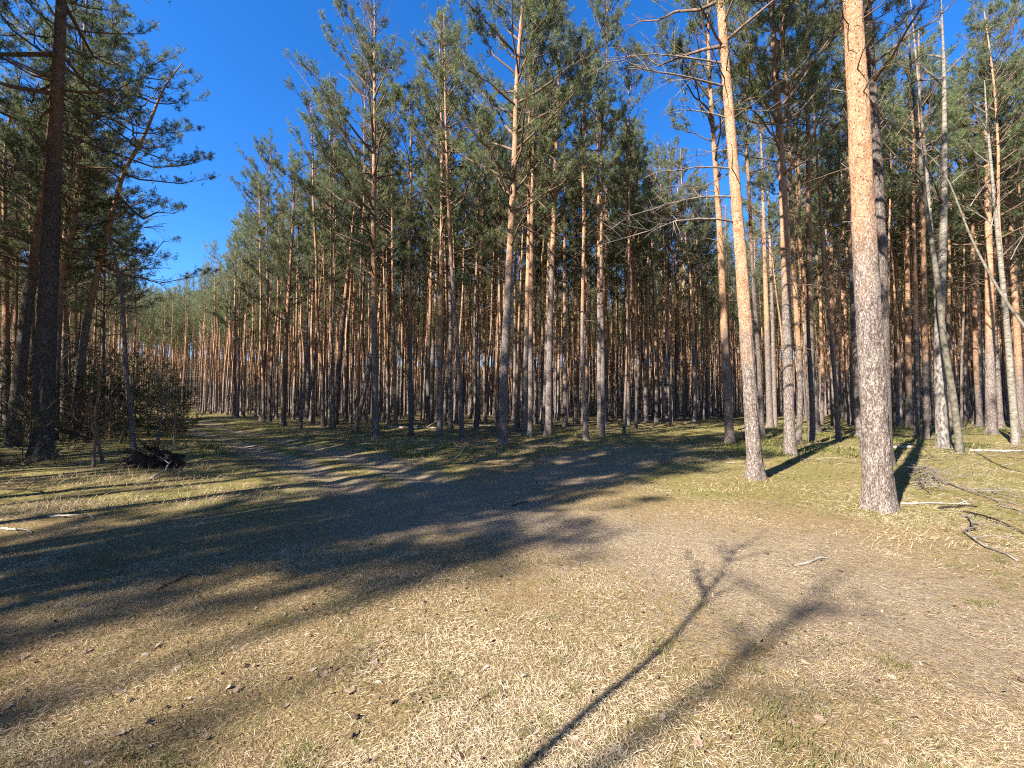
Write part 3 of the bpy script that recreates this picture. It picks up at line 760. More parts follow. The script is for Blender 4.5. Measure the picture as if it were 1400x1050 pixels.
# ------------------------------------------------------------------ bare broadleaved stems
def bare_tree(P, pts, r0, rtop, label, group, seed, mat, forks=6, flen=1.6, zmin=0.45, name='birch_tree', orange=2.0, twigs=7, fr=(0.16, 0.3)):
    root = tag(obj(name, None, loc=P), label, 'tree', group)
    me, C = trunk_mesh('trunk_bare', pts, r0, rtop, 12, 50, orange, 0.08, mat, seed, 0.3)
    obj('trunk', me, root)
    rr = np.random.default_rng(900 + seed)
    H = C[-1, 2]
    for k in range(forks):
        z = H * rr.uniform(zmin, 0.97)
        p, d = axis_at(C, z)
        az = rr.uniform(0, 6.28)
        h = unit(np.array([math.cos(az), math.sin(az), rr.uniform(0.6, 1.6)]))
        bare_branch(root, p, h, flen * rr.uniform(0.5, 1.2) * (1.25 - z / H * 0.7), r0 * rr.uniform(*fr), rr, twigs, rr.uniform(-0.05, 0.2), mat if mat is not M_BIRCH else M_GREYBARK)
    return root

def bare_px(pxs, w, H, label, seed, mat, **kw):
    P = on_ground(*pxs[0]); D = P[1]
    st = math.sqrt(1 + ((pxs[0][0] - CX) / FPX) ** 2)
    dia = w * D / FPX / st
    pts = [np.zeros(3)] + [px_at(q[0], q[1], D) - P for q in pxs[1:]]
    d = unit(unit(pts[-1] - pts[-2]) + np.array([0, 0, 0.5]))
    while pts[-1][2] < H - 0.5:
        pts.append(pts[-1] + d / d[2] * min(2.5, H - pts[-1][2]))
    KEYPOS.append((P[0], P[1]))
    return bare_tree(P, pts, dia / 2, 0.012, label, 'bare broadleaved stems by the brush pile', seed, mat, **kw)

bare_px([(1289, 614), (1284, 480), (1290, 300), (1291, 120), (1287, 0)], 19, 14.0, 'bare birch with half its grey foot in black shade', 1, M_BIRCH, orange=4.5, forks=7, flen=1.8)
bare_px([(1313, 622), (1303, 540), (1291, 470), (1279, 365), (1263, 260), (1248, 120), (1238, 0)], 12, 12.5, 'mossy brown leaning stem crossing the bare birch', 2, M_GREYBARK, forks=5, flen=1.5, name='leaning_tree', orange=9)
bare_px([(1296, 606), (1283, 450), (1269, 260), (1258, 140), (1245, 0)], 10, 13.0, 'slim white-barked birch behind the leaning mossy stem', 3, M_BIRCH, forks=6, flen=1.6, orange=3.0)
bare_px([(1389, 608), (1375, 430), (1362, 300), (1350, 170), (1346, 110)], 13, 12.0, 'white birch at the edge of view with bare upswept twigs', 4, M_BIRCH, forks=10, flen=2.2, orange=0.4, zmin=0.5)
# thin stem hung up across the opening
P0, P1 = px_at(1290, 235, 8.6), px_at(1420, 470, 6.6)
b = Bag(); mid = (P0 + P1) / 2 + np.array([0.0, 0.1, -0.12])
P2 = np.array([P1[0] + 0.9, P1[1] - 1.0, float(ground(P1[0] + 0.9, P1[1] - 1.0)) - 0.05])
b.tube(cat3([P2, P1, mid, P0, P0 + np.array([-0.5, 0.3, 1.0])], 24) - P2, np.linspace(0.032, 0.010, 24), 8)
V, T, A = b.arrays()
hung = tag(obj('leaning_sapling', None, loc=P2), 'thin dark greenish sapling slanting down steeply in front of the birches', 'tree')
obj('trunk', mesh_tris('hung_stem', V, T, M_GREYBARK), hung)
rr = np.random.default_rng(77)
for k in range(5):
    p = (P0 - P2) * (0.55 + 0.1 * k)
    bare_branch(hung, p, np.array([0.7, 0.1, 0.9]) * rr.uniform(0.6, 1, 3), 0.9, 0.010, rr, 4)

# ------------------------------------------------------------------ filling the stand
def dense_points():
    r = np.random.default_rng(5)
    XX, YY = [], []
    for s, y0, y1 in ((2.0, 6, 27), (1.8, 27, 84), (2.9, 84, 190)):
        X, Y = np.meshgrid(np.arange(-1.4 * y1, 1.4 * y1, s), np.arange(y0, y1, s))
        XX.append((X + r.uniform(-0.42 * s, 0.42 * s, X.shape)).ravel()); YY.append((Y + r.uniform(-0.42 * s, 0.42 * s, Y.shape)).ravel())
    X, Y = np.concatenate(XX), np.concatenate(YY)
    keep = (np.abs(X) < 1.36 * Y + 3)
    da, db = track_a(X, Y), track_b(X, Y)
    deep = Y > 62
    keep &= deep | ((da > 2.3) & (db > 2.2))
    ahead = in_wood(X, Y) > 0.3
    # left of the track, beyond the dark group
    tx = np.interp(Y, [6, 11.9, 20.5, 29.5, 51, 84, 130, 230], [-3, -6, -15, -24, -46, -80, -127, -230])
    left = (X < tx - 2.6) & (Y > 11.5) & (X < -8) & ~((CX + FPX * X / Y > 150) & (Y < 34))     # open ground beside the track
    # right of the side track
    sx = np.interp(Y, [6, 8, 12, 17.2, 23.5, 38, 45], [0, 0.6, 3.3, 8.2, 13.6, 26, 20])
    right = (X > sx + 2.2) & (Y > 14.5) & (X > 7)
    keep &= ahead | left | right | deep
    for (kx, ky) in KEYPOS:
        keep &= np.hypot(X - kx, Y - ky) > 1.25
    dens = np.where(Y > 84, 0.95, np.where(left, 0.55, 0.9))
    keep &= r.random(len(X)) < dens
    side = np.where(ahead, 0, np.where(left, 1, 2))
    return X[keep], Y[keep], side[keep]

FX, FY, FS = dense_points()
order = np.argsort(FY)
N_TREES = 300 - 52
near = order[:N_TREES]
rest = order[N_TREES:]
rr = np.random.default_rng(99)
anchors = [(17, 'the leaning grey trunk'), (57, 'the massive dark trunk'), (101, 'the crooked pine'), (183, 'the twisted dead stem'), (240, 'the uprooted stump'), (320, 'the farthest verge pine'), (387, 'the pine at the bend'),
           (420, 'the dark pine past the thin pole'), (458, 'the pine leaning from the bend'), (514, 'the tall straight pine'), (562, 'the pine behind the mossy bank'), (601, 'the pine with lit lower trunk'), (632, 'the thin leaning pine'),
           (687, 'the sturdy forward pine'), (725, 'the slim brown pine'), (750, 'the dark broad pine'), (787, 'the slim red-brown pine'), (820, 'the dark pine at the side track'), (857, 'the pale grey pine'), (883, 'the brown pine by it'),
           (925, 'the stout dark pair'), (968, 'the slim pine beyond the side track'), (998, 'the thin orange pine'), (1033, 'the leaning orange pine'), (1080, 'the grey-footed pine'), (1110, 'the straight dark red pine'), (1140, 'the slim lone pine'),
           (1178, 'the dark pine beside the thickest'), (1203, 'the thickest trunk'), (1243, 'the bright orange pine'), (1266, 'the close pair'), (1289, 'the bare birch'), (1337, 'the smooth brown pine'), (1355, 'the stout pine in moss'), (1389, 'the white birch')]
for i in near:
    x, y = FX[i], FY[i]
    px = CX + FPX * x / y
    ax, a = min(anchors, key=lambda t: abs(t[0] - px))
    row = 'near' if y < 20 else ('second' if y < 25 else ('third' if y < 30 else 'deep'))
    thick = 0.5 + 0.6 * rr.random() ** 1.3
    tv = int(rr.integers(0, 9))
    girth = 'thin' if thick < 0.74 else ('slim' if thick < 0.9 else 'stouter')
    hue = 'orange' if ORANGE[tv] < 3.5 else ('red-brown' if ORANGE[tv] < 5.5 else 'grey')
    side = 'left of' if px < ax - 4 else ('right of' if px > ax + 4 else 'hidden behind')
    edge = FS[i] == 1
    key = ('edge%d' % rr.integers(0, 4)) if (edge and rr.random() < 0.2) else 'stand%d' % rr.integers(0, 4)
    stand_pine(x, y, tv, key, rr.uniform(0.86, 1.08), thick, rr.uniform(0, 6.28),
               '%s %s pine in the %s row, %s %s' % (girth, hue, row, side, a), 'pines filling the stand')

# the rest of the wood reads as one mass: instances of a few coarse trees
def far_variants():
    objs = []
    for k in range(5):
        (V, T, t), (LV, LT, LA) = crown_parts(seed=200 + k, Hc=7.2 + 0.4 * k, Rmax=1.8 + 0.12 * k, base_el=0.45, top_el=1.05, gap=0.55, keep=0.7, low=0.6, needles=7, nlen=0.24, nwid=0.036,
                                              per_tip=1.2, sec_step=0.26, plume=0.09, dead=14, dead_len=1.3, dead_span=6.0, gaps=0.38, limb_sides=3, twig_tubes=False)
        me, C, H = TRUNKS[k]
        tv = np.zeros(len(me.vertices) * 3, np.float32); me.vertices.foreach_get('co', tv); tv = tv.reshape(-1, 3).copy()
        tt = np.zeros(len(me.loops), np.int32); me.loops.foreach_get('vertex_index', tt); tt = tt.reshape(-1, 3)
        bk = np.zeros(len(tv), np.float32); me.attributes['bark'].data.foreach_get('value', bk)
        zc = H - (7.2 + 0.4 * k) + 0.15
        p, d = axis_at(C, zc)
        q = np.array(align(d, k * 1.3).to_matrix())
        V = V @ q.T + p; LV = LV @ q.T + p
        allV = np.vstack([tv, LV, V]); allT = np.vstack([tt, LT + len(tv), T + len(tv) + len(LV)])
        mi = np.concatenate([np.zeros(len(tt)), np.ones(len(LT)), np.full(len(T), 2)])
        mesh = mesh_tris('far_tree%d' % k, allV, allT, [M_BARK, M_LIMB, M_NEEDLE], {'bark': np.concatenate([bk, np.zeros(len(LV) + len(V))]), 'tint': np.concatenate([np.zeros(len(tv) + len(LV)), t])}, True, mi)
        objs.append(bpy.data.objects.new('far_tree%d' % k, mesh))
    return objs

def far_wood():
    x, y = FX[rest], FY[rest]
    r = np.random.default_rng(3)
    # the same wood goes on round the clearing, behind the viewer
    bt, bq = r.uniform(-62, -29, 260), r.uniform(-45, 45, 260)
    ct, cq = r.uniform(-26, 20, 150), r.uniform(-45, -13, 150)
    x2 = Q0[0] * np.concatenate([bq, cq]) + T0[0] * np.concatenate([bt, ct]); y2 = Q0[1] * np.concatenate([bq, cq]) + T0[1] * np.concatenate([bt, ct])
    dt, dq = r.uniform(-29, 6, 240), r.uniform(13.5, 45, 240)
    x2 = np.concatenate([x2, Q0[0] * dq + T0[0] * dt]); y2 = np.concatenate([y2, Q0[1] * dq + T0[1] * dt])
    k = (np.abs(x2) > 1.45 * y2 + 3) & (y2 < 24)
    x, y = np.concatenate([x, x2[k]]), np.concatenate([y, y2[k]])
    me = bpy.data.meshes.new('far_wood')
    n = len(x)
    V = np.stack([x, y, ground(x, y)], 1).astype(np.float32)
    me.vertices.add(n); me.vertices.foreach_set('co', V.ravel())
    for nm, v in (('rotz', r.uniform(0, 6.28, n)), ('size', r.uniform(0.88, 1.1, n)), ('fat', r.uniform(0.5, 0.95, n))):
        a = me.attributes.new(nm, 'FLOAT', 'POINT'); a.data.foreach_set('value', v.astype(np.float32))
    a = me.attributes.new('pick', 'INT', 'POINT'); a.data.foreach_set('value', r.integers(0, 5, n).astype(np.int32))
    o = obj('forest', me, kind='stuff')
    o['label'] = 'far depths of the pine stand, trunks and crowns merging'
    ng = bpy.data.node_groups.new('far_wood', 'GeometryNodeTree')
    ng.interface.new_socket('Geometry', in_out='INPUT', socket_type='NodeSocketGeometry')
    ng.interface.new_socket('Geometry', in_out='OUTPUT', socket_type='NodeSocketGeometry')
    nd = ng.nodes; lk = ng.links
    gi, go = nd.new('NodeGroupInput'), nd.new('NodeGroupOutput')
    iop = nd.new('GeometryNodeInstanceOnPoints')
    jn = nd.new('GeometryNodeJoinGeometry')
    for v in far_variants():
        oi = nd.new('GeometryNodeObjectInfo'); oi.inputs['Object'].default_value = v; oi.inputs['As Instance'].default_value = True
        lk.new(oi.outputs['Geometry'], jn.inputs[0])
    lk.new(gi.outputs[0], iop.inputs['Points']); lk.new(jn.outputs[0], iop.inputs['Instance'])
    iop.inputs['Pick Instance'].default_value = True
    def na(nm, t):
        q = nd.new('GeometryNodeInputNamedAttribute'); q.data_type = t; q.inputs[0].default_value = nm
        return q.outputs[0]
    lk.new(na('pick', 'INT'), iop.inputs['Instance Index'])
    cx = nd.new('ShaderNodeCombineXYZ'); lk.new(na('rotz', 'FLOAT'), cx.inputs[2])
    e2r = nd.new('FunctionNodeEulerToRotation'); lk.new(cx.outputs[0], e2r.inputs[0]); lk.new(e2r.outputs[0], iop.inputs['Rotation'])
    cs = nd.new('ShaderNodeCombineXYZ')
    lk.new(na('fat', 'FLOAT'), cs.inputs[0]); lk.new(na('fat', 'FLOAT'), cs.inputs[1]); lk.new(na('size', 'FLOAT'), cs.inputs[2])
    lk.new(cs.outputs[0], iop.inputs['Scale'])
    lk.new(iop.outputs[0], go.inputs[0])
    md = o.modifiers.new('far_wood', 'NODES'); md.node_group = ng

far_wood()

# ------------------------------------------------------------------ trees beside and behind the viewer, whose shade lies on the clearing
G_B = 'trees beside the viewer whose shade falls on the clearing'
BEHIND = [(5.4, -21.0, 'edge1', 1.0), (3.2, -24.0, 'stand0', 1.0), (5.2, -14.0, 'edge2', 1.0), (5.5, -11.0, 'edge1', 1.0), (5.6, -5.0, 'edge0', 1.0), (6.7, -19.0, 'edge2', 1.0), (6.6, -15.5, 'edge1', 1.0), (6.9, -12.0, 'edge0', 1.0),
          (6.5, -8.8, 'edge2', 1.0), (6.9, -6.0, 'edge1', 1.05), (6.4, -3.2, 'edge3', 1.05), (8.9, -10.5, 'edge2', 1.0), (8.6, -4.4, 'edge0', 0.95), (10.8, -7.0, 'wide0', 0.95), (11.0, -14.0, 'edge3', 1.0), (13.0, -4.5, 'edge0', 1.0), (14.0, -10.0, 'wide1', 1.0),
          (16.5, -5.0, 'edge2', 1.0), (17.5, -12.0, 'edge1', 1.0), (20.0, -8.0, 'wide0', 1.0), (22.5, -3.0, 'edge3', 1.0), (12.2, -10.0, 'edge1', 1.0), (12.6, -7.5, 'wide1', 0.8), (13.8, -13.5, 'edge2', 1.0), (12.0, -17.0, 'edge0', 1.0), (14.6, -6.0, 'edge3', 0.75), (10.0, -11.0, 'edge1', 1.0), (16.2, -7.5, 'wide0', 0.7), (17.8, -9.5, 'wide1', 0.7), (15.0, -8.0, 'edge2', 0.7), (19.5, -7.0, 'edge1', 0.7)]
for k, (q, t, key, sc) in enumerate(BEHIND):
    x, y = Q0 * q + T0 * t
    r2 = np.random.default_rng(k)
    stand_pine(x, y, k % 9, key, sc, 1.25, r2.uniform(0, 6.28), 'tall pine out of view beside the clearing, seen only by its shade', G_B)
bare_tree(np.array([-2.31, -0.53, 0.0]), [(0, 0, 0), (0.02, 0.02, 1.5), (-0.06, 0.16, 2.4), (-0.03, 0.22, 3.3), (-0.09, 0.36, 4.1), (-0.22, 0.52, 4.9)], 0.036, 0.007, 'slim bare sapling behind the viewer, seen by its thin curved shadow', G_B, 21, M_LIMB, forks=10, flen=1.0, zmin=0.74, name='bare_sapling', twigs=8, fr=(0.18, 0.34))
bare_tree(np.array([-8.13, -5.25, 0.0]), [(0, 0, 0), (0.05, 0, 2.5), (0.12, 0, 4.9), (0.25, -0.1, 6.9), (0.50, -0.30, 8.7), (0.7, -0.4, 10.4)], 0.085, 0.014, 'bare young birch behind the viewer, seen by its broad blurred shadow', G_B, 22, M_BIRCH, forks=10, flen=1.4, zmin=0.78, name='bare_sapling', twigs=9, fr=(0.16, 0.28))

# ------------------------------------------------------------------ undergrowth on the dark side
rr = np.random.default_rng(321)
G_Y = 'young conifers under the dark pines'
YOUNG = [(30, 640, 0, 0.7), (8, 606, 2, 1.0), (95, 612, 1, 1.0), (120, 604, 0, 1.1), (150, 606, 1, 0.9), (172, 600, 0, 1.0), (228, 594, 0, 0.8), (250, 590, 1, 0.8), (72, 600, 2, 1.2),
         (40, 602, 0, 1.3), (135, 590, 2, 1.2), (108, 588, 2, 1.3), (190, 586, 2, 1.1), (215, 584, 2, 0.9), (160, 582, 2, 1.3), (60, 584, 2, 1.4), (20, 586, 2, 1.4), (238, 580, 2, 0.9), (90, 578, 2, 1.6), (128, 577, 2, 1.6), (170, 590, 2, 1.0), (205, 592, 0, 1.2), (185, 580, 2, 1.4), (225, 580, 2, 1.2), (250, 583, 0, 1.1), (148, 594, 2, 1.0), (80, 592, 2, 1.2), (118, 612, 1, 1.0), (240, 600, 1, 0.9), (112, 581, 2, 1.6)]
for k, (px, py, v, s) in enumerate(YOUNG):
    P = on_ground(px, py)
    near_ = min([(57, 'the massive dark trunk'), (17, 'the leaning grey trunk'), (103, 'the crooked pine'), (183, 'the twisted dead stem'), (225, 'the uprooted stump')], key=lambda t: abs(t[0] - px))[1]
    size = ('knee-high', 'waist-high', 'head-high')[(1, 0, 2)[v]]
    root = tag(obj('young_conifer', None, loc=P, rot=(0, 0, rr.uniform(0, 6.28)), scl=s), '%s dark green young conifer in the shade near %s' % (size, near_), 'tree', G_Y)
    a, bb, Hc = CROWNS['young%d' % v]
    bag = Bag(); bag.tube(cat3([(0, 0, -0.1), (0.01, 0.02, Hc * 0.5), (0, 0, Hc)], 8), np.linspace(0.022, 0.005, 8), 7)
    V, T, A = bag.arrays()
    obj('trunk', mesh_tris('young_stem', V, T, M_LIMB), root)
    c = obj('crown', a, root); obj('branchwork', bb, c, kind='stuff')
SAP = [(141, 634, 3.0, 'forked bare sapling nearest the massive dark trunk'), (128, 640, 1.6, 'short crooked bare sapling in front of the young conifers'), (203, 596, 3.6, 'pale dead sapling with upturned bare arms'),
       (215, 606, 2.8, 'whitish dead sapling standing over the uprooted stump'), (163, 612, 2.4, 'thin dark bare sapling beside the twisted dead stem'), (238, 612, 1.4, 'short dry sapling past the uprooted stump'), (228, 590, 2.6, 'grey bare sapling by the track verge')]
for k, (px, py, H, lab) in enumerate(SAP):
    P = on_ground(px, py)
    r3 = np.random.default_rng(40 + k)
    pts = np.cumsum(np.vstack([[0, 0, 0], np.column_stack([r3.normal(0, 0.07, 5), r3.normal(0, 0.07, 5), np.full(5, H / 5)])]), 0)
    bare_tree(P, pts, 0.022 + 0.004 * H, 0.006, lab, 'bare saplings by the stump', 60 + k, M_DEAD if k in (2, 3, 5) else M_LIMB, forks=8, flen=0.8, zmin=0.25, name='bare_sapling', twigs=5)

# uprooted stump
P = on_ground(213, 640)
root = tag(obj('uprooted_stump', None, loc=P), 'uprooted stump coloured dark for its shade, with tangled roots at the track side', 'stump')
nu, nv_ = 64, 28
uu, vv = np.meshgrid(np.arange(nu) / nu * 2 * PI, np.linspace(0, PI / 2 * 1.15, nv_), indexing='ij')
rad = 0.34 * (1 + 1.0 * (vn3(np.cos(uu) * 2 + 9, np.sin(uu) * 2, vv * 2.2, 3) - 0.5) + 0.8 * (vn3(np.cos(uu) * 5, np.sin(uu) * 5 + 5, vv * 5, 4) - 0.5) + 0.5 * (vn3(np.cos(uu) * 13, np.sin(uu) * 13 + 5, vv * 13, 6) - 0.5))
V = np.stack([rad * np.sin(vv) * np.cos(uu) * 1.35, rad * np.sin(vv) * np.sin(uu) * 0.9, rad * np.cos(vv) * 0.85], -1).reshape(-1, 3)
ii = np.arange(nu)[:, None]; jj = np.arange(nv_ - 1)[None]; i2 = (ii + 1) % nu
q0, q1, q2, q3 = ii * nv_ + jj, i2 * nv_ + jj, i2 * nv_ + jj + 1, ii * nv_ + jj + 1
T = np.concatenate([np.stack([q0, q2, q1], -1).reshape(-1, 3), np.stack([q0, q3, q2], -1).reshape(-1, 3)])
obj('root_plate', mesh_tris('root_plate', V, T, M_DARKWOOD), root)
r4 = np.random.default_rng(8)
for k in range(26):
    az = r4.uniform(0, 6.28)
    d = np.array([math.cos(az), math.sin(az) * 0.7, r4.uniform(-0.05, 0.9)])
    bare_branch(root, np.array([0, 0, 0.2]) + d * 0.2, d, r4.uniform(0.25, 0.75), r4.uniform(0.010, 0.026), r4, 6, r4.uniform(-0.4, 0.1), M_DARKWOOD, 'root')

# ------------------------------------------------------------------ fallen wood
def fallen(pa, pb, r0, label, seed, mat=M_DEAD, twigs=3, lift=0.0, name='fallen_branch', group=None, cat='branch', arch=0.04):
    A, B = on_ground(*pa), on_ground(*pb)
    r5 = np.random.default_rng(seed)
    n = 14
    s = np.linspace(0, 1, n)
    L = np.linalg.norm(B - A)
    pts = A[None] + (B - A)[None] * s[:, None]
    w = np.cumsum(r5.normal(0, 0.02 * L, (n, 2)), 0); w -= w[0] + (w[-1] - w[0]) * s[:, None]
    pts[:, :2] += w
    pts[:, 2] = ground(pts[:, 0], pts[:, 1]) + r0 * 0.7 + lift * s + arch * L * np.sin(s * PI) * r5.uniform(0.1, 1)
    root = tag(obj(name, None, loc=A), label, cat, group)
    bag = Bag(); bag.tube(pts - A, np.interp(s, [0, 1], [r0, r0 * 0.35 + 0.002]), 8)
    V, T, _ = bag.arrays()
    obj('stem', mesh_tris('fallen_stem', V, T, mat), root)
    dm = unit(B - A)
    for k in range(twigs):
        sv = r5.uniform(0.2, 0.95)
        p = np.array([np.interp(sv, s, pts[:, c]) for c in range(3)]) - A
        d = unit(dm + np.array([*r5.normal(0, 0.7, 2), r5.uniform(0.05, 0.7)]))
        bare_branch(root, p, d, L * r5.uniform(0.12, 0.35), r0 * 0.5, r5, 2, -0.2, mat, 'twig')
    return root

fallen((1232, 690), (1330, 690), 0.016, 'pale dead stick pointing from the thickest trunk', 1, M_PALE, twigs=2)
fallen((1262, 648), (1400, 700), 0.017, 'long grey dead bough running out of the brush pile', 2, twigs=6)
fallen((1272, 655), (1400, 680), 0.013, 'thinner grey bough alongside the long one in the brush pile', 3, twigs=6)
fallen((1315, 706), (1392, 768), 0.018, 'bark-stripped branch with pale broken end lying across moss', 4, twigs=3)
fallen((1318, 700), (1400, 730), 0.014, 'dark thin branch behind the bark-stripped one', 5, M_DARKWOOD, 2)
fallen((1284, 697), (1336, 693), 0.018, 'short dark curved stick before the brush pile', 6, M_DARKWOOD, 0)
for k in range(20):
    r6 = np.random.default_rng(70 + k)
    ax, ay = 1235 + r6.uniform(0, 22), 642 + r6.uniform(0, 26)
    fallen((ax, ay), (1262 + r6.uniform(0, 45), 655 + r6.uniform(0, 22)), r6.uniform(0.005, 0.010), 'grey dead stick in the brush pile beside the thickest trunk', 170 + k, twigs=4, lift=r6.uniform(0.0, 0.25), group='sticks of the brush pile', arch=0.15)
fallen((1246, 617), (1180, 614), 0.05, 'pale rotting log lying behind the thickest trunk', 7, M_PALE, name='fallen_log', cat='log', twigs=0, arch=0.0)
fallen((1326, 619), (1400, 621), 0.05, 'pale peeled log across the moss near the birch', 8, M_PALE, name='fallen_log', cat='log', twigs=1, arch=0.0)
fallen((530, 586), (600, 588), 0.07, 'pale fallen trunk behind the mossy bank', 9, M_PALE, name='fallen_log', cat='log', twigs=3, arch=0.0)
fallen((612, 585), (690, 585), 0.06, 'grey fallen trunk behind the slim leaning pine', 10, name='fallen_log', cat='log', twigs=3, arch=0.0)
fallen((66, 703), (128, 706), 0.016, 'straight whitish peeled stick on the grass verge', 11, M_PALE, twigs=0)
fallen((2, 719), (44, 726), 0.013, 'short whitish stick, crooked, at the very edge of the verge', 12, M_PALE, twigs=1)
fallen((205, 655), (258, 630), 0.022, 'pale broken bough leaning out of the uprooted stump', 13, M_PALE, twigs=2, lift=0.25)
fallen((0, 668), (60, 672), 0.02, 'dark thin branch among the shaded grass', 14, M_DARKWOOD, 4)
fallen((215, 805), (262, 783), 0.010, 'small dark twig on the shaded straw', 15, M_DARKWOOD, 1)
fallen((1085, 775), (1128, 762), 0.012, 'small whitish stick on the bare track', 16, M_PALE, twigs=2)
fallen((700, 690), (722, 684), 0.012, 'short black twig on the shaded track', 17, M_DARKWOOD, 0)
fallen((640, 597), (676, 590), 0.03, 'dead branch heap stem near the sturdy pine', 18, twigs=5)
fallen((870, 577), (930, 572), 0.05, 'dark fallen top lying in moss by the side track', 19, M_DARKWOOD, 7, 0.3)
fallen((1000, 613), (1042, 600), 0.02, 'thin fallen branch between the two orange pines', 20, M_DARKWOOD, 3)

for k, (pa, pb, near_) in enumerate([((455, 578), (520, 575), 'the tall straight pine'), ((735, 583), (800, 580), 'the dark broad pine'), ((840, 576), (905, 579), 'the pale grey pine'), ((1010, 590), (1048, 582), 'the thin orange pine'), ((1120, 592), (1165, 588), 'the slim lone pine'), ((1300, 592), (1345, 586), 'the smooth brown pine')]):
    fallen(pa, pb, 0.045, 'thin fallen pole rotting on the moss near ' + near_, 300 + k, M_DEAD, 4, 0.1, name='fallen_log', cat='log', arch=0.0, group='fallen poles in the stand')

# ------------------------------------------------------------------ dry oak leaves
def leaf_mesh(seed):
    r7 = np.random.default_rng(seed)
    t = np.linspace(0, 1, 11)
    w = 0.30 * np.sin(t ** 0.85 * PI) ** 0.8 * (1 + 0.33 * np.sin(t * 22 + r7.uniform(0, 6))) + 0.012
    curl = r7.uniform(0.3, 1.1); fold = r7.uniform(0.1, 0.6)
    V = []
    for tt, ww in zip(t, w):
        for sgn in (-1, 0, 1):
            V.append((sgn * ww, tt - 0.5, 0.10 + fold * abs(sgn) * ww * 0.8 + curl * 0.25 * (tt - 0.5) ** 2 * 2 + r7.normal(0, 0.02)))
    T = []
    for i in range(10):
        for j in range(2):
            a = i * 3 + j
            T += [(a, a + 1, a + 4), (a, a + 4, a + 3)]
    return mesh_tris('oak_leaf', np.array(V), T, M_OAK, {'tint': np.clip(r7.uniform(0.2, 0.9) + r7.normal(0, 0.08, len(V)), 0, 1)})
LEAVES = [leaf_mesh(k) for k in range(6)]
LP = [(478, 945, 0.13), (440, 922, 0.10), (165, 1005, 0.11), (118, 890, 0.10), (30, 900, 0.11), (215, 885, 0.10), (165, 945, 0.11), (280, 1010, 0.09), (205, 990, 0.10), (255, 958, 0.08), (390, 965, 0.07), (70, 870, 0.08),
      (1102, 970, 0.09), (1122, 983, 0.11), (968, 935, 0.10), (905, 980, 0.08), (955, 1016, 0.10), (615, 891, 0.07), (708, 858, 0.06), (705, 892, 0.08), (552, 877, 0.05), (570, 958, 0.07), (608, 985, 0.08), (645, 905, 0.04), (800, 720, 0.05), (860, 762, 0.04), (1210, 1010, 0.07), (1385, 990, 0.06), (880, 935, 0.05), (350, 830, 0.06), (240, 915, 0.09), (10, 965, 0.1), (345, 895, 0.07)]
rr = np.random.default_rng(4)
for k, (px, py, s) in enumerate(LP):
    P = on_ground(px, py)
    lab = 'dry curled oak leaf on the %s' % ('straw under the shade edge' if px < 420 else ('open sunny straw' if px < 760 else 'trodden grass by the branch shadows'))
    if k == 0: lab = 'largest pale pinkish oak leaf on the open straw'
    if k == 12: lab = 'bright yellowish leaf between the two branch shadows'
    tag(obj('oak_leaf', LEAVES[k % 6], loc=P + np.array([0, 0, -0.003]), rot=(rr.normal(0, 0.2), rr.normal(0, 0.2), rr.uniform(0, 6.28)), scl=s * 0.66), lab, 'leaf', 'dry oak leaves on the clearing')

# ------------------------------------------------------------------ ground cover
def blades(x, y, length, width, flat, tint, r, bend=0.5):
    n = len(x)
    z = ground(x, y)
    az = 2 * PI * 1.6 * fbm(x / 0.6, y / 0.6, 141) + r.normal(0, 0.8, n) + PI * (r.random(n) < 0.3)
    el = np.clip(flat + r.normal(0, 0.22, n), 0.03, 1.45)
    h = np.stack([np.cos(az), np.sin(az), np.zeros(n)], 1)
    s = np.stack([-np.sin(az), np.cos(az), np.zeros(n)], 1)
    az2 = az + r.normal(0, 0.3, n)
    h2 = np.stack([np.cos(az2), np.sin(az2), np.zeros(n)], 1)
    up = np.array([0, 0, 1.0])
    P = np.stack([x, y, z + r.uniform(0.0, 0.012, n)], 1)
    L = length[:, None]; W = width[:, None] * 0.5
    m = P + h * np.cos(el)[:, None] * L * 0.5 + up * (np.sin(el)[:, None] * L * 0.5)
    el2 = el - bend * r.uniform(0, 1, n)
    t = m + h2 * np.cos(el2)[:, None] * L * 0.5 + up * (np.sin(el2)[:, None] * L * 0.5)
    roll = r.uniform(-0.9, 0.9, n)[:, None]
    side = s * np.cos(roll) + up * np.sin(roll)
    V = np.stack([P - side * W, P + side * W, m - side * W * 0.8, m + side * W * 0.8, t], 1)
    base = np.arange(n)[:, None] * 5
    far_ = y > 4.5
    V[:, 4, 2] = np.maximum(V[:, 4, 2], z + 0.004)
    if far_.any() and (~far_).any():
        Vn, Vf = V[~far_], V[far_][:, [0, 1, 4]]
        bn = np.arange(len(Vn))[:, None] * 5; bf = np.arange(len(Vf))[:, None] * 3 + len(Vn) * 5
        T = np.vstack([np.concatenate([bn + np.array([0, 1, 3]), bn + np.array([0, 3, 2]), bn + np.array([2, 3, 4])], 1).reshape(-1, 3), bf + np.array([0, 1, 2])])
        tint = np.clip(tint, 0, 1)
        return np.vstack([Vn.reshape(-1, 3), Vf.reshape(-1, 3)]), T, np.concatenate([np.repeat(tint[~far_], 5), np.repeat(tint[far_], 3)])
    T = np.concatenate([base + np.array([0, 1, 3]), base + np.array([0, 3, 2]), base + np.array([2, 3, 4])], 1).reshape(-1, 3)
    V[:, 4, 2] = np.maximum(V[:, 4, 2], z + 0.004)
    return V.reshape(-1, 3), T, np.repeat(np.clip(tint, 0, 1), 5)

def cover_points(n, d0, d1, r):
    d = d0 * (d1 / d0) ** r.random(n)
    x = d * r.uniform(-1.45, 1.45, n) + r.uniform(-0.6, 0.6, n)
    return x, d

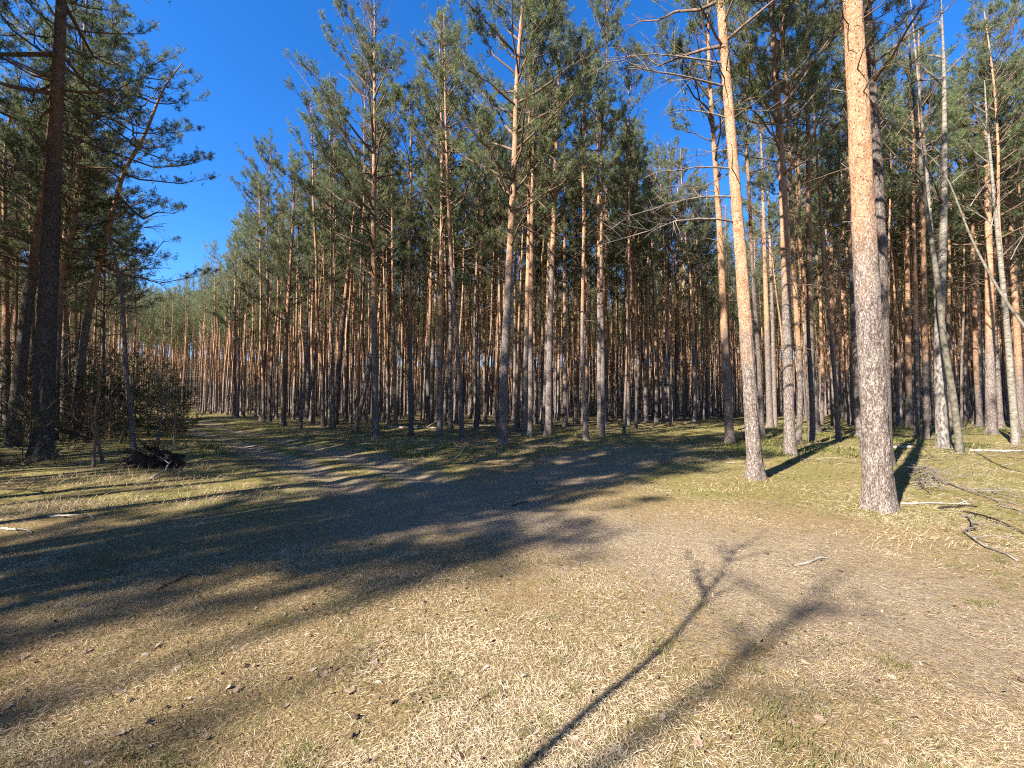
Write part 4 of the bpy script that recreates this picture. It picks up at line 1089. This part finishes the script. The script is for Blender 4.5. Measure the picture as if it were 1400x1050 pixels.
def add_cover(name, label, parts, mat):
    V = np.vstack([p[0] for p in parts]); off = np.cumsum([0] + [len(p[0]) for p in parts[:-1]])
    T = np.vstack([p[1] + o for p, o in zip(parts, off)]); t = np.concatenate([p[2] for p in parts])
    o = obj(name, mesh_tris(name, V, T, mat, {'tint': t}, smooth=False), kind='stuff')
    o['label'] = label
    return o

r = np.random.default_rng(1234)
# straw over the clearing
x, y = cover_points(640000, 1.15, 15.0, r)
tr, mo, li = cover(x, y)
patch = fbm(x / 0.7, y / 0.7, 61)
dens = np.clip((1 - 0.75 * tr) * (1 - 0.45 * mo) * (0.45 + 1.1 * sstep(0.30, 0.62, patch)), 0, 1)
worn = fbm(x / 1.2, y / 1.2, 301)
dens = dens * (0.35 + 0.95 * sstep(0.34, 0.58, worn))
k = r.random(len(x)) < dens
x, y, tr, patch = x[k], y[k], tr[k], patch[k]
grow = 0.75 + y / 9
straw = blades(x, y, (0.014 + 0.048 * r.random(len(x)) ** 1.8) * grow * (1 - 0.4 * tr), r.uniform(0.0010, 0.0024, len(x)) * grow, 0.16 + 0.25 * patch, 0.5 + 0.9 * (patch - 0.5) + 1.1 * (fbm(x / 1.5, y / 1.5, 201) - 0.5) + r.normal(0, 0.25, len(x)), r)
add_cover('dry_grass', 'pale dry straw grass over the clearing', [straw], M_GRASS)
# greens: tufts and moss shoots
x, y = cover_points(90000, 1.3, 22.0, r)
tr, mo, li = cover(x, y)
patch = fbm(x / 0.45 + 40, y / 0.45, 91)
k = r.random(len(x)) < np.clip((1 - tr) * (0.05 + 0.9 * mo + 1.4 * sstep(0.62, 0.72, patch)), 0, 1)
x, y, mo, patch = x[k], y[k], mo[k], patch[k]
grow = 0.8 + y / 8
moss = blades(x, y, r.uniform(0.02, 0.06, len(x)) * grow, r.uniform(0.002, 0.004, len(x)) * grow, 0.7, 0.55 * mo + 0.25 + r.normal(0, 0.22, len(x)), r)
tuft_x, tuft_y = [], []
for c in range(260):
    cx_, cy_ = cover_points(1, 1.5, 9.0, r)
    m = r.integers(12, 40)
    tuft_x.append(cx_ + r.normal(0, 0.035, m)); tuft_y.append(cy_ + r.normal(0, 0.035, m))
tx_, ty_ = np.concatenate(tuft_x), np.concatenate(tuft_y)
k = cover(tx_, ty_)[0] < 0.55
tx_, ty_ = tx_[k], ty_[k]
tuft = blades(tx_, ty_, r.uniform(0.04, 0.09, len(tx_)), r.uniform(0.002, 0.0035, len(tx_)), 0.85, r.uniform(0.1, 0.6, len(tx_)), r)
add_cover('green_grass', 'green moss shoots and grass tufts', [moss, tuft], M_GREEN)
# taller dry tussocks along the verges
parts = []
spots = [(1030, 672, 60, 0.10), (1075, 668, 50, 0.10), (985, 668, 40, 0.09), (1210, 735, 70, 0.10), (1250, 738, 70, 0.11), (300, 680, 90, 0.16), (330, 672, 70, 0.14), (60, 690, 120, 0.18), (110, 685, 120, 0.18), (20, 695, 90, 0.16), (160, 690, 100, 0.16),
         (210, 682, 80, 0.14), (250, 665, 90, 0.16), (280, 640, 90, 0.2), (310, 650, 80, 0.18), (265, 615, 90, 0.25), (45, 660, 90, 0.2), (100, 655, 90, 0.2), (150, 660, 80, 0.2), (640, 605, 120, 0.22), (600, 606, 100, 0.2), (560, 604, 100, 0.2), (480, 600, 100, 0.22), (520, 606, 90, 0.2), (760, 606, 60, 0.2), (1220, 580, 60, 0.2), (440, 592, 120, 0.25), (400, 590, 120, 0.25)]
for (px, py, m, hgt) in spots:
    P = on_ground(px, py); sp = 0.10 + 0.02 * P[1]
    bx, by = P[0] + r.normal(0, sp * 1.8, m * 3), P[1] + r.normal(0, sp, m * 3)
    parts.append(blades(bx, by, r.uniform(0.5, 1.2, m * 3) * hgt, r.uniform(0.0025, 0.005, m * 3) * (0.8 + P[1] / 12), 0.75, r.uniform(0.05, 0.75, m * 3), r, 0.9))
for (kx, ky) in KEYPOS:
    if ky > 24 or ky < 2: continue
    m = 90 if ky > 9 else 260; rad_ = 0.15 + 0.16 * np.abs(r.normal(0, 1, m)); an = r.uniform(0, 6.28, m)
    parts.append(blades(kx + rad_ * np.cos(an), ky + rad_ * np.sin(an), r.uniform(0.04, 0.13, m), r.uniform(0.003, 0.006, m) * (0.8 + ky / 12), 0.6, r.uniform(0.0, 0.7, m), r, 0.9))
for (px, py, m, hgt) in [(195, 652, 120, 0.22), (235, 648, 120, 0.22), (175, 645, 90, 0.25), (215, 658, 120, 0.18)]:
    P = on_ground(px, py)
    parts.append(blades(P[0] + r.normal(0, 0.35, m), P[1] + r.normal(0, 0.15, m), r.uniform(0.5, 1.2, m) * hgt, r.uniform(0.004, 0.007, m), 0.9, r.uniform(0.0, 0.5, m), r, 0.7))
add_cover('tussock_grass', 'dry tussock grass along the verges', parts, M_GRASS)
# bilberry, heather and litter under the trees
rs = np.random.default_rng(77)
dd = 11 * (48 / 11) ** rs.random(4200); xx = dd * rs.uniform(-1.4, 1.4, 4200)
wd = np.minimum(track_a(xx, dd), track_b(xx, dd)) > 1.7
pt = fbm(xx / 3.0, dd / 3.0, 171)
k = wd & (rs.random(4200) < sstep(0.40, 0.62, pt))
xx, dd = xx[k], dd[k]
bx = np.repeat(xx, 26) + rs.normal(0, 0.20, len(xx) * 26); by = np.repeat(dd, 26) + rs.normal(0, 0.20, len(xx) * 26)
shrub = blades(bx, by, rs.uniform(0.06, 0.24, len(bx)), rs.uniform(0.010, 0.022, len(bx)), 0.8, np.repeat(rs.uniform(0.0, 0.75, len(xx)), 26) + rs.normal(0, 0.15, len(bx)), rs)
add_cover('undergrowth', 'low bilberry and moss cushions between the trunks', [shrub], M_GREEN)
m = 9000
dd = 10 * (45 / 10) ** rs.random(m); xx = dd * rs.uniform(-1.4, 1.4, m)
k = np.minimum(track_a(xx, dd), track_b(xx, dd)) > 1.2
xx, dd = xx[k], dd[k]
twigs = blades(xx, dd, rs.uniform(0.15, 0.7, len(xx)), rs.uniform(0.008, 0.022, len(xx)), 0.10, rs.uniform(0, 0.8, len(xx)), rs)
add_cover('twig_litter', 'dead twigs strewn on the forest floor', [twigs], M_TWIGS)
nx, ny = cover_points(70000, 1.2, 16, rs)
cv = cover(nx, ny); k = rs.random(70000) < 0.15 + 0.85 * np.maximum(cv[0], 0.9 * cv[1])
nx, ny = nx[k], ny[k]
pins = blades(nx, ny, rs.uniform(0.02, 0.06, len(nx)) * (0.8 + ny / 10), rs.uniform(0.0012, 0.0024, len(nx)) * (0.8 + ny / 7), 0.04, rs.uniform(0.1, 1.0, len(nx)), rs, 0.05)
add_cover('needle_litter', 'brown fallen pine needles on the track', [pins], M_TWIGS)
lx, ly = cover_points(2600, 1.3, 12, rs)
k = rs.random(2600) < 0.25 + 0.75 * sstep(0.45, 0.62, fbm(lx / 1.0, ly / 1.0, 401))
lx, ly = lx[k], ly[k]
bits = blades(lx, ly, rs.uniform(0.015, 0.05, len(lx)), rs.uniform(0.010, 0.026, len(lx)), 0.12, rs.uniform(0.0, 1.0, len(lx)), rs, 0.3)
add_cover('leaf_litter', 'crumbled brown leaf bits in the straw', [bits], M_OAK)
# needle and cone litter
x, y = cover_points(3200, 1.5, 16, r)
tr, mo, li = cover(x, y)
k = (mo > 0.3) & (x > 0) | (r.random(len(x)) < 0.06)
x, y = x[k], y[k]
V, T = [], []
oc = np.array([(1, 0, 0), (-1, 0, 0), (0, .65, 0), (0, -.65, 0), (0, 0, .6), (0, 0, -.6)]) * 0.021
of = np.array([(0, 2, 4), (2, 1, 4), (1, 3, 4), (3, 0, 4), (2, 0, 5), (1, 2, 5), (3, 1, 5), (0, 3, 5)])
for q, (cx_, cy_) in enumerate(zip(x, y)):
    a = r.uniform(0, 6.28); ca, sa = math.cos(a), math.sin(a); s = r.uniform(0.5, 1.15)
    v = oc * s * r.uniform(0.85, 1.15, (6, 1))
    v = np.stack([v[:, 0] * ca - v[:, 1] * sa + cx_, v[:, 0] * sa + v[:, 1] * ca + cy_, v[:, 2] + float(ground(cx_, cy_)) + 0.012 * s], 1)
    V.append(v); T.append(of + 6 * q)
o = obj('cone_litter', mesh_tris('cone_litter', np.vstack(V), np.vstack(T), M_CONE), kind='stuff')
o['label'] = 'scattered dark pine cones and bark chips'
print('trees near', len(near), 'far', len(rest), 'tris', sum(len(m.polygons) for m in bpy.data.meshes))
